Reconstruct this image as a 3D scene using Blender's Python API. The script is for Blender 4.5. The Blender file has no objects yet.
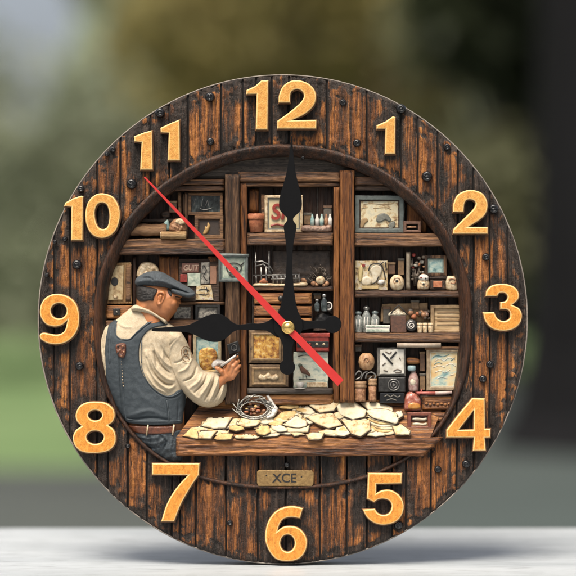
import bpy, bmesh, math, random
import numpy as np
from mathutils import Vector, noise
from mathutils.geometry import delaunay_2d_cdt
random.seed(7); RNG = np.random.default_rng(7)
U = 0.001                      # one unit of the plan (a millimetre)
SC = bpy.context.scene
COL = SC.collection
ORG = {}                       # world origin of every object

def W(x, y, d): return Vector(((x-288)*U, -d*U, (565-y)*U))

# ------------------------------------------------------------------ nodes
def newmat(name):
    m = bpy.data.materials.new(name); m.use_nodes = True
    nt = m.node_tree; b = nt.nodes['Principled BSDF']
    return m, nt, b
def N(nt, t, **kw):
    n = nt.nodes.new(t)
    for k, v in kw.items():
        if k in n.inputs.keys(): n.inputs[k].default_value = v
        else: setattr(n, k, v)
    return n
def ramp(nt, src, stops, interp='LINEAR'):
    r = nt.nodes.new('ShaderNodeValToRGB'); r.color_ramp.interpolation = interp
    e = r.color_ramp.elements
    while len(e) < len(stops): e.new(0.5)
    for i, (p, c) in enumerate(stops):
        e[i].position = p; e[i].color = (*c, 1) if len(c) == 3 else c
    nt.links.new(src, r.inputs[0]); return r.outputs[0]
def mixc(nt, fac, a, b, mode='MIX'):
    m = nt.nodes.new('ShaderNodeMix'); m.data_type = 'RGBA'; m.blend_type = mode
    for s, v in ((0, fac), (6, a), (7, b)):
        if isinstance(v, (int, float)): m.inputs[s].default_value = v
        elif isinstance(v, tuple): m.inputs[s].default_value = (*v, 1)
        else: nt.links.new(v, m.inputs[s])
    return m.outputs[2]
def coords(nt, stretch=(1, 1, 1), use_rnd=False):
    tc = N(nt, 'ShaderNodeTexCoord'); src = tc.outputs['Object']
    mp = N(nt, 'ShaderNodeMapping'); mp.inputs['Scale'].default_value = [s*1000 for s in stretch]
    nt.links.new(src, mp.inputs[0]); out = mp.outputs[0]
    if use_rnd:
        at = N(nt, 'ShaderNodeAttribute', attribute_name='rnd')
        ml = N(nt, 'ShaderNodeVectorMath', operation='MULTIPLY'); nt.links.new(at.outputs['Vector'], ml.inputs[0]); ml.inputs[1].default_value = (97, 53, 71)
        ad = N(nt, 'ShaderNodeVectorMath', operation='ADD'); nt.links.new(out, ad.inputs[0]); nt.links.new(ml.outputs[0], ad.inputs[1]); out = ad.outputs[0]
    return out
def tex(nt, co, scale, detail=4, rough=.6, dist=0):
    n = N(nt, 'ShaderNodeTexNoise', Scale=scale, Detail=detail, Roughness=rough, Distortion=dist)
    nt.links.new(co, n.inputs['Vector']); return n.outputs[0]
def bump(nt, b, h, strength=.5, dist=.0006):
    bp = N(nt, 'ShaderNodeBump', Strength=strength, Distance=dist)
    nt.links.new(h, bp.inputs['Height']); nt.links.new(bp.outputs[0], b.inputs['Normal'])
def math_(nt, op, a, b=None, c=None):
    m = N(nt, 'ShaderNodeMath', operation=op)
    for i, v in enumerate((a, b, c)):
        if v is None: continue
        if isinstance(v, (int, float)): m.inputs[i].default_value = v
        else: nt.links.new(v, m.inputs[i])
    return m.outputs[0]

MC = {}
K = .62      # tidy scale for the small things' paint
def mot(name, c1, c2=None, scale=.15, rough=.6, metal=0, bmp=.3, stretch=(1, 1, 1), coat=0, lo=.35, hi=.65, c3=None):
    """mottled surface: two or three colours mixed by noise"""
    if name in MC: return MC[name]
    m, nt, b = newmat(name); MC[name] = m
    c2 = c2 or tuple(x*.7 for x in c1)
    co = coords(nt, stretch); n = tex(nt, co, scale, 5, .65)
    st = [(lo, c2), (hi, c1)] if c3 is None else [(lo, c2), ((lo+hi)/2, c1), (hi, c3)]
    nt.links.new(ramp(nt, n, st), b.inputs['Base Color'])
    b.inputs['Roughness'].default_value = rough; b.inputs['Metallic'].default_value = metal
    b.inputs['Coat Weight'].default_value = coat
    if bmp:
        n2 = tex(nt, co, scale*4, 4, .6); bump(nt, b, math_(nt, 'ADD', n, n2), bmp, .0005)
    return m
def wood(name, pale, mid, dark, axis='z', fine=1.0, rough=.55, bmp=.7, thresh=.5, worn=None):
    """grained wood; axis is the way the grain runs"""
    if name in MC: return MC[name]
    m, nt, b = newmat(name); MC[name] = m
    s = .045
    st = {'z': (1, 1, s), 'x': (s, 1, 1)}[axis]
    co = coords(nt, st, True)
    g1 = tex(nt, co, .16*fine, 5, .6, .6); g2 = tex(nt, co, .75*fine, 5, .7, .3)
    v = math_(nt, 'ADD', math_(nt, 'MULTIPLY', g1, .55), math_(nt, 'MULTIPLY', g2, .45))
    base = ramp(nt, v, [(thresh-.11, dark), (thresh-.01, mid), (thresh+.13, pale)])
    g3 = tex(nt, co, 1.5*fine, 3, .6)
    crack = ramp(nt, g3, [(.30, (1, 1, 1)), (.38, (0, 0, 0))])
    base = mixc(nt, crack, base, tuple(x*.35 for x in dark))
    nt.links.new(base, b.inputs['Base Color'])
    b.inputs['Roughness'].default_value = rough
    h = math_(nt, 'ADD', v, math_(nt, 'MULTIPLY', g3, .5))
    bump(nt, b, h, bmp, .0026)
    b.inputs['Specular IOR Level'].default_value = .35
    return m

# charred barn planks of the clock ring
def plank_mat():
    m, nt, b = newmat('charred_planks'); MC['charred_planks'] = m
    co = coords(nt, (1, 1, .05), True); co2 = coords(nt, (1, 1, .38), True); co3 = coords(nt, (1, 1, 1), True)
    g1 = tex(nt, co, .12, 5, .6, .8); g2 = tex(nt, co, .55, 6, .7, .4); g3 = tex(nt, co, 1.3, 3, .6)
    v = math_(nt, 'ADD', math_(nt, 'MULTIPLY', g1, .5), math_(nt, 'MULTIPLY', g2, .5))
    warm = ramp(nt, v, [(.37, (.010, .006, .004)), (.45, (.048, .020, .009)), (.505, (.135, .047, .013)), (.56, (.27, .096, .022)), (.65, (.48, .205, .055))])
    patch = tex(nt, co2, .045, 5, .65, .5)
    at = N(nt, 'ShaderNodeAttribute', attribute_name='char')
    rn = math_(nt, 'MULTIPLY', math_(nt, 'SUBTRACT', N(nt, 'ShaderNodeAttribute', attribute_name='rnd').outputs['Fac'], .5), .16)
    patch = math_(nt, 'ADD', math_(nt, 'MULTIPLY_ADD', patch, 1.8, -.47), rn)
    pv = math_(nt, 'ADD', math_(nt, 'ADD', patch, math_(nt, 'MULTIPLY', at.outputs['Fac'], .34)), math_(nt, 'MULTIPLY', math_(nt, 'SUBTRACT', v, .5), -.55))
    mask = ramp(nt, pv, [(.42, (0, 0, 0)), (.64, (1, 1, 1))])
    char = ramp(nt, v, [(.38, (.005, .004, .003)), (.5, (.024, .016, .012)), (.64, (.072, .048, .035))])
    col = mixc(nt, mask, warm, char)
    sp = tex(nt, co3, .5, 4, .7)
    spk = ramp(nt, sp, [(.62, (0, 0, 0)), (.72, (1, 1, 1))])
    col = mixc(nt, math_(nt, 'MULTIPLY', spk, .6), col, (.17, .085, .045))
    crack = ramp(nt, g3, [(.33, (1, 1, 1)), (.40, (0, 0, 0))])
    col = mixc(nt, math_(nt, 'MULTIPLY', crack, .85), col, (.006, .004, .003))
    nt.links.new(col, b.inputs['Base Color'])
    nt.links.new(ramp(nt, sp, [(.3, (.38,)*3), (.7, (.62,)*3)]), b.inputs['Roughness'])
    b.inputs['Specular IOR Level'].default_value = .35
    h = math_(nt, 'ADD', math_(nt, 'ADD', v, math_(nt, 'MULTIPLY', g3, .6)), math_(nt, 'MULTIPLY', sp, .45))
    bump(nt, b, h, 1.0, .0026)
    return m

# ------------------------------------------------------------------ objects
def tagit(o, label=None, cat=None, group=None, kind=None):
    for k, v in (('label', label), ('category', cat), ('group', group), ('kind', kind)):
        if v: o[k] = v
    return o
def thing(name, label, cat, at, group=None):
    o = bpy.data.objects.new(name, None); COL.objects.link(o); o.empty_display_size = .01
    w = W(*at); o.location = w; ORG[o] = w
    return tagit(o, label, cat, group)
def mk(name, V, F, mat, parent=None, smooth=True, at=None, label=None, attrs=None):
    """V in plan units (x, y, depth); one mesh object"""
    wv = [W(*v) for v in V]
    if parent is not None: og = ORG[parent]
    elif at is not None: og = W(*at)
    else:
        xs = [v.x for v in wv]; ys = [v.y for v in wv]; zs = [v.z for v in wv]
        og = Vector(((min(xs)+max(xs))/2, (min(ys)+max(ys))/2, min(zs)))
    me = bpy.data.meshes.new(name); me.from_pydata([tuple(v-og) for v in wv], [], F)
    if smooth: me.polygons.foreach_set('use_smooth', [True]*len(me.polygons))
    if attrs:
        for k, vals in attrs.items():
            a = me.attributes.new(k, 'FLOAT', 'POINT'); a.data.foreach_set('value', vals)
    me.materials.append(mat)
    o = bpy.data.objects.new(name, me); COL.objects.link(o)
    if parent is not None: o.parent = parent
    else: o.location = og
    ORG[o] = og
    if label: o['label'] = label
    return o
def fixn(o):
    bm = bmesh.new(); bm.from_mesh(o.data); bmesh.ops.recalc_face_normals(bm, faces=bm.faces); bm.to_mesh(o.data); bm.free(); return o
def joinVF(parts):
    V, F = [], []
    for v, f in parts:
        n = len(V); V += list(v); F += [tuple(i+n for i in q) for q in f]
    return V, F

def cat(pts, n=6, closed=True):
    """Catmull-Rom through points; a third item marks a corner"""
    P = [Vector(p[:2]) for p in pts]; C = [len(p) > 2 for p in pts]; L = len(P); out = []
    for i in range(L if closed else L-1):
        j = (i+1) % L
        if C[i] and C[j]: out.append(tuple(P[i])); continue
        pi = P[i-1] if (closed or i > 0) else P[i]; pj = P[(j+1) % L] if (closed or j < L-1) else P[j]
        ti = (P[j]-P[i]) if C[i] else (P[j]-pi)*.5
        tj = (P[j]-P[i]) if C[j] else (pj-P[i])*.5
        ln = (P[j]-P[i]).length
        if ti.length > ln*1.2: ti = ti.normalized()*ln*1.2
        if tj.length > ln*1.2: tj = tj.normalized()*ln*1.2
        for k in range(n):
            t = k/n; t2 = t*t; t3 = t2*t
            out.append(tuple(P[i]*(2*t3-3*t2+1)+ti*(t3-2*t2+t)+P[j]*(-2*t3+3*t2)+tj*(t3-t2)))
    if not closed: out.append(tuple(P[-1]))
    return out
def Z(ox, oy, s, pts): return [(ox+p[0]*s, oy+p[1]*s) + tuple(p[2:]) for p in pts]
def cc(pts): return [(p[0], p[1], 1) for p in pts]
def ell(cx, cy, rx, ry, n=28, a0=0): return [(cx+rx*math.cos(a0+2*math.pi*k/n), cy+ry*math.sin(a0+2*math.pi*k/n)) for k in range(n)]
def rect(x0, y0, x1, y1): return [(x0, y0), (x1, y0), (x1, y1), (x0, y1)]
def wob(pts, amp=.4, step=3, seed=0):
    """cut a straight-sided outline into short, slightly uneven pieces"""
    out = []
    L = len(pts)
    for i in range(L):
        a = Vector(pts[i][:2]); b = Vector(pts[(i+1) % L][:2]); n = max(1, int((b-a).length/step))
        for k in range(n):
            p = a.lerp(b, k/n); q = Vector((p.x*.21+seed, p.y*.21, seed*1.7))
            out.append((p.x+amp*noise.noise(q), p.y+amp*noise.noise(q+Vector((9, 9, 9)))))
    return out
def flat_shape(loops, d0, d1, bev=.8, res=2, grow=0):
    """solid plate with bevelled rim from closed outlines (holes allowed)"""
    cu = bpy.data.curves.new('tmp', 'CURVE'); cu.dimensions = '2D'; cu.fill_mode = 'BOTH'
    for lp in loops:
        s = cu.splines.new('POLY'); s.points.add(len(lp)-1); s.use_cyclic_u = True
        for i, p in enumerate(lp): s.points[i].co = (p[0], -p[1], 0, 1)
    bev = min(bev, (d1-d0)/2-.01)
    cu.extrude = (d1-d0)/2-bev; cu.bevel_depth = bev; cu.bevel_resolution = res; cu.offset = grow-bev
    ob = bpy.data.objects.new('tmp', cu); COL.objects.link(ob)
    dg = bpy.context.evaluated_depsgraph_get(); dg.update()
    me = bpy.data.meshes.new_from_object(ob.evaluated_get(dg))
    dm = (d0+d1)/2
    V = [(v.co.x, -v.co.y, dm+v.co.z) for v in me.vertices]; F = [tuple(p.vertices) for p in me.polygons]
    bpy.data.objects.remove(ob); bpy.data.curves.remove(cu); bpy.data.meshes.remove(me)
    return V, F
def plate(name, loops, mat, parent, d0, d1, bev=.8, label=None, at=None, smooth=False, res=2):
    V, F = flat_shape(loops, d0, d1, bev, res)
    return mk(name, V, F, mat, parent, smooth, at, label)

def pdist(P, poly):
    """distance from points P (n,2) to a closed polyline"""
    A = np.array(poly, float); B = np.roll(A, -1, 0); best = np.full(len(P), 1e9)
    for a, b in zip(A, B):
        ab = b-a; l2 = (ab*ab).sum()
        if l2 < 1e-12: continue
        t = np.clip(((P-a)@ab)/l2, 0, 1); q = a+t[:, None]*ab
        best = np.minimum(best, np.hypot(*(P-q).T))
    return best
def inside(P, poly):
    x, y = P[:, 0], P[:, 1]; r = np.zeros(len(P), bool); n = len(poly)
    for i in range(n):
        x1, y1 = poly[i][:2]; x2, y2 = poly[(i+1) % n][:2]
        if y1 == y2: continue
        c = ((y1 > y) != (y2 > y)) & (x < (x2-x1)*(y-y1)/(y2-y1)+x1); r ^= c
    return r
def linefield(P, lines):
    """sum of ridges and furrows: each (points, width, amplitude)"""
    z = np.zeros(len(P))
    for pts, w, a in lines:
        pl = cat(pts, 5, False); best = np.full(len(P), 1e9); tt = np.zeros(len(P)); m = len(pl)-1
        for i in range(m):
            p = np.array(pl[i]); q = np.array(pl[i+1]); pq = q-p; l2 = (pq*pq).sum()+1e-9
            t = np.clip(((P-p)@pq)/l2, 0, 1); dd = np.hypot(*(P-(p+t[:, None]*pq)).T)
            s = dd < best; best[s] = dd[s]; tt[s] = (i+t[s])/m
        z += (a if a > 0 else 1.5*a)*np.exp(-(best/w)**2)*(.35+.65*np.sin(np.pi*np.clip(tt, .0, 1)))
    return z
def relief(outline, d0, h, w, step=1.5, lines=(), fn=None, tilt=None, back=1.5, nz=0, nzs=.12, seed=0, lgain=1.0):
    """a swelling solid over a traced outline, with a flat back"""
    op = [p[:2] for p in outline]; lp = []
    for i in range(len(op)):
        a = Vector(op[i]); b = Vector(op[(i+1) % len(op)]); n = max(1, round((b-a).length/step))
        for k in range(n): lp.append(tuple(a.lerp(b, k/n)))
    A = np.array(lp); x0, y0 = A.min(0); x1, y1 = A.max(0)
    gx, gy = np.meshgrid(np.arange(x0, x1, step), np.arange(y0, y1, step*.87)); gx[1::2] += step*.5
    G = np.stack([gx.ravel(), gy.ravel()], 1)
    G = G[inside(G, lp)]
    if len(G): G = G[pdist(G, lp) > step*.55]
    P = np.concatenate([A, G]) if len(G) else A; nb = len(lp)
    r = delaunay_2d_cdt([Vector(p) for p in P], [(i, (i+1) % nb) for i in range(nb)], [], 0, 1e-6)
    VP = np.array([tuple(v) for v in r[0]]); T = np.array([f for f in r[2]])
    cen = VP[T].mean(1); T = T[inside(cen, lp)]
    dist = pdist(VP, lp); t = np.clip(dist/w, 0, 1)
    z = d0+h*np.sqrt(np.maximum(0, 1-(1-t)**2))
    fade = np.clip(dist/2.5, 0, 1)
    if lines: z += linefield(VP, lines)*fade*lgain
    if fn is not None: z += fn(VP[:, 0], VP[:, 1])*fade
    if nz: z += np.array([nz*noise.fractal(Vector((p[0]*nzs+seed, p[1]*nzs, seed)), 1, 2, 3) for p in VP])*fade
    if tilt is not None: z = z+tilt(VP[:, 0], VP[:, 1])
    bk = np.full(len(VP), d0-back)
    if tilt is not None: bk = bk+tilt(VP[:, 0], VP[:, 1])
    n = len(VP)
    V = [(VP[i, 0], VP[i, 1], z[i]) for i in range(n)]+[(VP[i, 0], VP[i, 1], bk[i]) for i in range(n)]
    F = []
    ec = {}
    for a, b, c in T:
        ar = (VP[b, 0]-VP[a, 0])*(VP[c, 1]-VP[a, 1])-(VP[b, 1]-VP[a, 1])*(VP[c, 0]-VP[a, 0])
        if ar > 0: a, b, c = a, c, b     # y runs down: keep faces looking at the viewer
        a, b, c = int(a), int(b), int(c)
        F.append((a, b, c)); F.append((a+n, c+n, b+n))
        for e in ((a, b), (b, c), (c, a)): ec[e] = 1
    for a, b in list(ec):
        if (b, a) not in ec: F.append((b, a, a+n, b+n))
    return V, F
def rel(name, outline, mat, parent=None, d0=0, h=3, w=4, label=None, **kw):
    V, F = relief(outline, d0, h, w, **kw); return mk(name, V, F, mat, parent, True, None, label)

def lathe(prof, cx, yb, d, seg=24, axis='z', sq=1.0):
    """profile (radius, height) turned about an upright axis, or about the line of sight"""
    V, F = [], []
    for r, h in prof:
        for k in range(seg):
            a = 2*math.pi*k/seg; c, s = r*math.cos(a), r*math.sin(a)
            V.append((cx+c, yb-h, d+s*sq) if axis == 'z' else (cx+c, yb+s, d+h))
    for i in range(len(prof)-1):
        for k in range(seg):
            a = i*seg+k; b = i*seg+(k+1) % seg
            F.append((a, b, b+seg, a+seg) if axis == 'z' else (a, b, b+seg, a+seg))
    F.append(tuple(range(seg))[::-1]); F.append(tuple((len(prof)-1)*seg+k for k in range(seg)))
    return V, F
def turned(name, prof, cx, yb, d, mat, parent=None, label=None, **kw):
    V, F = lathe(prof, cx, yb, d, **kw); return fixn(mk(name, V, F, mat, parent, True, None, label))
def tube(pts, r, seg=8, closed=False):
    """r a number or one per point; points (x, y, depth)"""
    P = [Vector(p) for p in pts]; n = len(P); R = r if isinstance(r, (list, tuple)) else [r]*n
    V, F = [], []; up = Vector((0, 0, 1))
    for i in range(n):
        a = P[i-1] if (i > 0 or closed) else P[i]; b = P[(i+1) % n] if (i < n-1 or closed) else P[i]
        t = (b-a).normalized(); s = t.cross(up)
        if s.length < .1: s = t.cross(Vector((1, 0, 0)))
        s.normalize(); u = s.cross(t)
        for k in range(seg):
            q = 2*math.pi*k/seg; V.append(tuple(P[i]+s*math.cos(q)*R[i]+u*math.sin(q)*R[i]))
    for i in range(n if closed else n-1):
        for k in range(seg):
            a = i*seg+k; b = i*seg+(k+1) % seg; j = ((i+1) % n)*seg
            F.append((a, b, j+(k+1) % seg, j+k))
    if not closed: F.append(tuple(range(seg))[::-1]); F.append(tuple((n-1)*seg+k for k in range(seg)))
    return V, F
def rod(name, pts, r, mat, parent=None, label=None, **kw):
    V, F = tube(pts, r, **kw); return fixn(mk(name, V, F, mat, parent, True, None, label))
def ball(cx, cy, d, rx, ry=None, rz=None, seg=20, rg=12):
    ry = ry or rx; rz = rz or rx; V, F = [], []
    for i in range(rg+1):
        th = math.pi*i/rg
        for k in range(seg):
            a = 2*math.pi*k/seg; V.append((cx+rx*math.sin(th)*math.cos(a), cy-ry*math.cos(th), d+rz*math.sin(th)*math.sin(a)))
    for i in range(rg):
        for k in range(seg):
            a = i*seg+k; b = i*seg+(k+1) % seg; F.append((a, b, b+seg, a+seg))
    return V, F
def board(x0, y0, x1, y1, d0, d1, grain='x', rough=.5, wv=.5, seed=None, step=2.0, edge=1.4):
    """a sawn timber seen from its face, with gouged grain and uneven edges"""
    seed = random.random()*50 if seed is None else seed
    L = (x1-x0, y1-y0); along = 0 if grain == 'x' else 1
    nu = max(3, int(L[0]/(step*1.6 if along == 0 else .8))); nv = max(3, int(L[1]/(step*1.6 if along == 1 else .8)))
    V, F = [], []
    for j in range(nv+1):
        for i in range(nu+1):
            x = x0+L[0]*i/nu; y = y0+L[1]*j/nv
            e = min(x-x0, x1-x, y-y0, y1-y)
            q = Vector((x*.05, y*.55, seed)) if along == 0 else Vector((x*.55, y*.05, seed))
            g = noise.fractal(q, 1, 2, 3)
            z = d1+rough*g-edge*max(0, 1-e/edge)**2
            wx = wv*noise.noise(Vector((y*.07, seed, 1.3 if i < nu/2 else 7.7)))*(1 if i in (0, nu) else .0)
            wy = wv*noise.noise(Vector((x*.07, seed, 2.3 if j < nv/2 else 8.7)))*(1 if j in (0, nv) else .0)
            V.append((x+wx, y+wy, z))
    R = nu+1
    for j in range(nv):
        for i in range(nu):
            a = j*R+i; F.append((a, a+R, a+R+1, a+1))
    loop = [i for i in range(nu+1)]+[j*R+nu for j in range(1, nv+1)]+[nv*R+i for i in range(nu-1, -1, -1)]+[j*R for j in range(nv-1, 0, -1)]
    n = len(V); V += [(V[i][0], V[i][1], d0) for i in loop]; m = len(loop)
    for k in range(m):
        k2 = (k+1) % m; F.append((loop[k], loop[k2], n+k2, n+k))
    F.append(tuple(n+k for k in range(m)))
    return V, F
def brd(name, x0, y0, x1, y1, d0, d1, mat, parent=None, grain='x', label=None, **kw):
    V, F = board(x0, y0, x1, y1, d0, d1, grain, **kw)
    r = random.random()
    return mk(name, V, F, mat, parent, True, None, label, {'rnd': [r]*len(V)})
def box(x0, y0, x1, y1, d0, d1, bev=.5):
    return flat_shape([rect(x0, y0, x1, y1)], d0, d1, bev)
def pbox(name, x0, y0, x1, y1, d0, d1, mat, parent=None, bev=.5, label=None):
    V, F = box(x0, y0, x1, y1, d0, d1, bev); return mk(name, V, F, mat, parent, False, None, label)

def text_part(name, body, cx, cy, size, d, mat, parent, thick=.3, bold=0.0, sx=1.0, shear=0.0):
    cu = bpy.data.curves.new('tmp', 'FONT'); cu.body = body; cu.size = size; cu.align_x = 'CENTER'; cu.align_y = 'CENTER'
    cu.extrude = thick; cu.offset = bold; cu.shear = shear
    ob = bpy.data.objects.new('tmp', cu); COL.objects.link(ob)
    dg = bpy.context.evaluated_depsgraph_get(); dg.update()
    me = bpy.data.meshes.new_from_object(ob.evaluated_get(dg))
    V = [(cx+v.co.x*sx, cy-v.co.y, d+v.co.z) for v in me.vertices]; F = [tuple(p.vertices) for p in me.polygons]
    bpy.data.objects.remove(ob); bpy.data.curves.remove(cu); bpy.data.meshes.remove(me)
    return mk(name, V, F, mat, parent, False)

# ================================================================== materials
PL = plank_mat()
SHELF = wood('weathered_shelf_wood', (.22, .105, .042), (.060, .025, .010), (.009, .004, .003), 'x', 1.0)
POST = wood('carved_post_wood', (.24, .095, .026), (.100, .034, .009), (.011, .004, .002), 'z', 1.1)
POSTG = wood('grey_brown_post_wood', (.16, .088, .044), (.052, .025, .012), (.010, .006, .004), 'z', 1.1)
BACKW = wood('dark_back_boards', (.045, .020, .010), (.018, .008, .005), (.004, .003, .002), 'z', .7)
RIMW = wood('dark_rim_wood', (.075, .028, .011), (.024, .010, .005), (.005, .003, .002), 'z', .8, rough=.42)
COUNT = wood('counter_wood', (.36, .155, .044), (.115, .040, .011), (.012, .005, .003), 'x', .9, rough=.45)
DRAW = wood('amber_drawer_wood', (.40, .19, .062), (.22, .085, .024), (.06, .022, .008), 'x', .9)
ARCH = wood('grey_arch_wood', (.095, .074, .058), (.038, .029, .023), (.010, .008, .007), 'x', .9)
GOLD = mot('ochre_painted_numeral', (.50, .24, .045), (.38, .15, .022), .30, .45, 0, .9, stretch=(1, 1, .6), lo=.3, hi=.72, c3=(.56, .30, .075))
GOLD2 = mot('amber_painted_numeral', (.52, .205, .022), (.36, .115, .010), .30, .42, 0, 1.0, stretch=(1, 1, .45), lo=.3, hi=.72, c3=(.56, .26, .045))
HILITE = mot('pale_edge_highlight', (.66, .46, .20), (.54, .32, .10), .5, .5, 0, .3)  # pale bevel colour: the numerals' edge highlight put into the paint
NSIDE = mot('numeral_side_and_shadow', (.15, .062, .016), (.08, .03, .01), .4, .6, 0, .3)  # dark brown for the sides and the painted outline shadow
IRON = mot('black_iron', (.008, .008, .009), (.004, .004, .005), .5, .24, 0, .2)
BLACK = mot('black_hand_enamel', (.0035, .0035, .004), (.0025, .0025, .003), .3, .5, 0, .05)
BLACK.node_tree.nodes['Principled BSDF'].inputs['Specular IOR Level'].default_value = .12
RED = mot('red_hand_enamel', (.40, .018, .016), (.36, .015, .013), .1, .4, 0, .0)
BRASS = mot('brass', (.80, .56, .20), (.55, .34, .10), .4, .25, 1, .2)
PLATE = mot('dull_brass_plate', (.26, .165, .062), (.15, .088, .032), .25, .42, .35, .5)
BAND = mot('pale_board_edge', (.22, .19, .16), (.12, .10, .085), .2, .7, 0, .1)
INK = mot('black_ink', (.005, .004, .004), None, .5, .7, 0, 0)
SHIRT = mot('cream_cotton', (.37, .30, .205), (.31, .24, .15), .9, .85, 0, .25, lo=.3, hi=.7, c3=(.43, .37, .27))
DENIM = mot('blue_grey_denim', (.020, .029, .036), (.013, .019, .024), 1.4, .7, 0, .5, lo=.3, hi=.7, c3=(.034, .046, .055))
JEANS = mot('faded_denim', (.026, .034, .040), (.014, .018, .023), .5, .75, 0, .6, lo=.3, hi=.7, c3=(.058, .074, .086))
CAPM = mot('grey_blue_wool', (.034, .042, .049), (.023, .029, .034), .9, .8, 0, .6, lo=.3, hi=.7, c3=(.060, .073, .083))
SKIN = mot('warm_skin', (.33, .125, .045), (.27, .092, .030), .12, .5, 0, .12, c3=(.37, .15, .06))
HAIR = mot('dark_hair', (.010, .007, .005), (.005, .003, .003), .8, .55, 0, .8, stretch=(1, 1, .3))
LEATH = mot('red_brown_leather', (.13, .038, .015), (.055, .016, .007), .25, .45, 0, .4)
PAPER = mot('cream_paper', (.44, .325, .175), (.24, .13, .045), .13, .8, 0, .5, lo=.36, hi=.54, c3=(.48, .39, .245))
PAPER2 = mot('tan_paper', (.42, .28, .11), (.26, .15, .05), .12, .8, 0, .5, c3=(.50, .37, .18))
WHITE = mot('white_enamel', (.52, .49, .45), (.34, .31, .27), .2, .4, 0, .1)
TERRA = mot('terracotta', (.27, .085, .033), (.16, .045, .018), .25, .7, 0, .3, c3=(.33, .13, .06))
CLAY = mot('brown_clay', (.22, .10, .045), (.10, .042, .018), .3, .6, 0, .5, c3=(.33, .19, .10))
CREAM = mot('cream_glaze', (.40, .30, .18), (.20, .12, .06), .3, .45, 0, .3, c3=(.50, .42, .30))
DARKM = mot('dark_metal', (.040, .038, .036), (.018, .017, .016), .3, .4, .5, .4)
STEEL = mot('pale_wire', (.26, .25, .235), (.10, .095, .085), .3, .35, .7, .1)
TEAL = mot('teal_grey_paint', (.20, .25, .22), (.11, .14, .125), .2, .6, 0, .4)
TEALF = mot('dark_teal_frame', (.085, .10, .092), (.045, .053, .05), .2, .55, 0, .4)
REDP = mot('red_paint', (.25, .030, .020), (.11, .014, .010), .2, .4, 0, .4)
FRWOOD = wood('small_frame_wood', (.24, .13, .058), (.11, .052, .022), (.025, .012, .006), 'x', 1.6)
FRDARK = wood('dark_frame_wood', (.075, .040, .022), (.032, .017, .010), (.010, .006, .004), 'x', 1.6)
GLASS = mot('smoky_glass', (.045, .055, .055), (.016, .020, .021), .12, .12, 0, .1, c3=(.16, .19, .19))
JARG = mot('grey_green_glass', (.15, .16, .145), (.050, .052, .048), .18, .15, 0, .2, c3=(.30, .31, .28), coat=.5)

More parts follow.
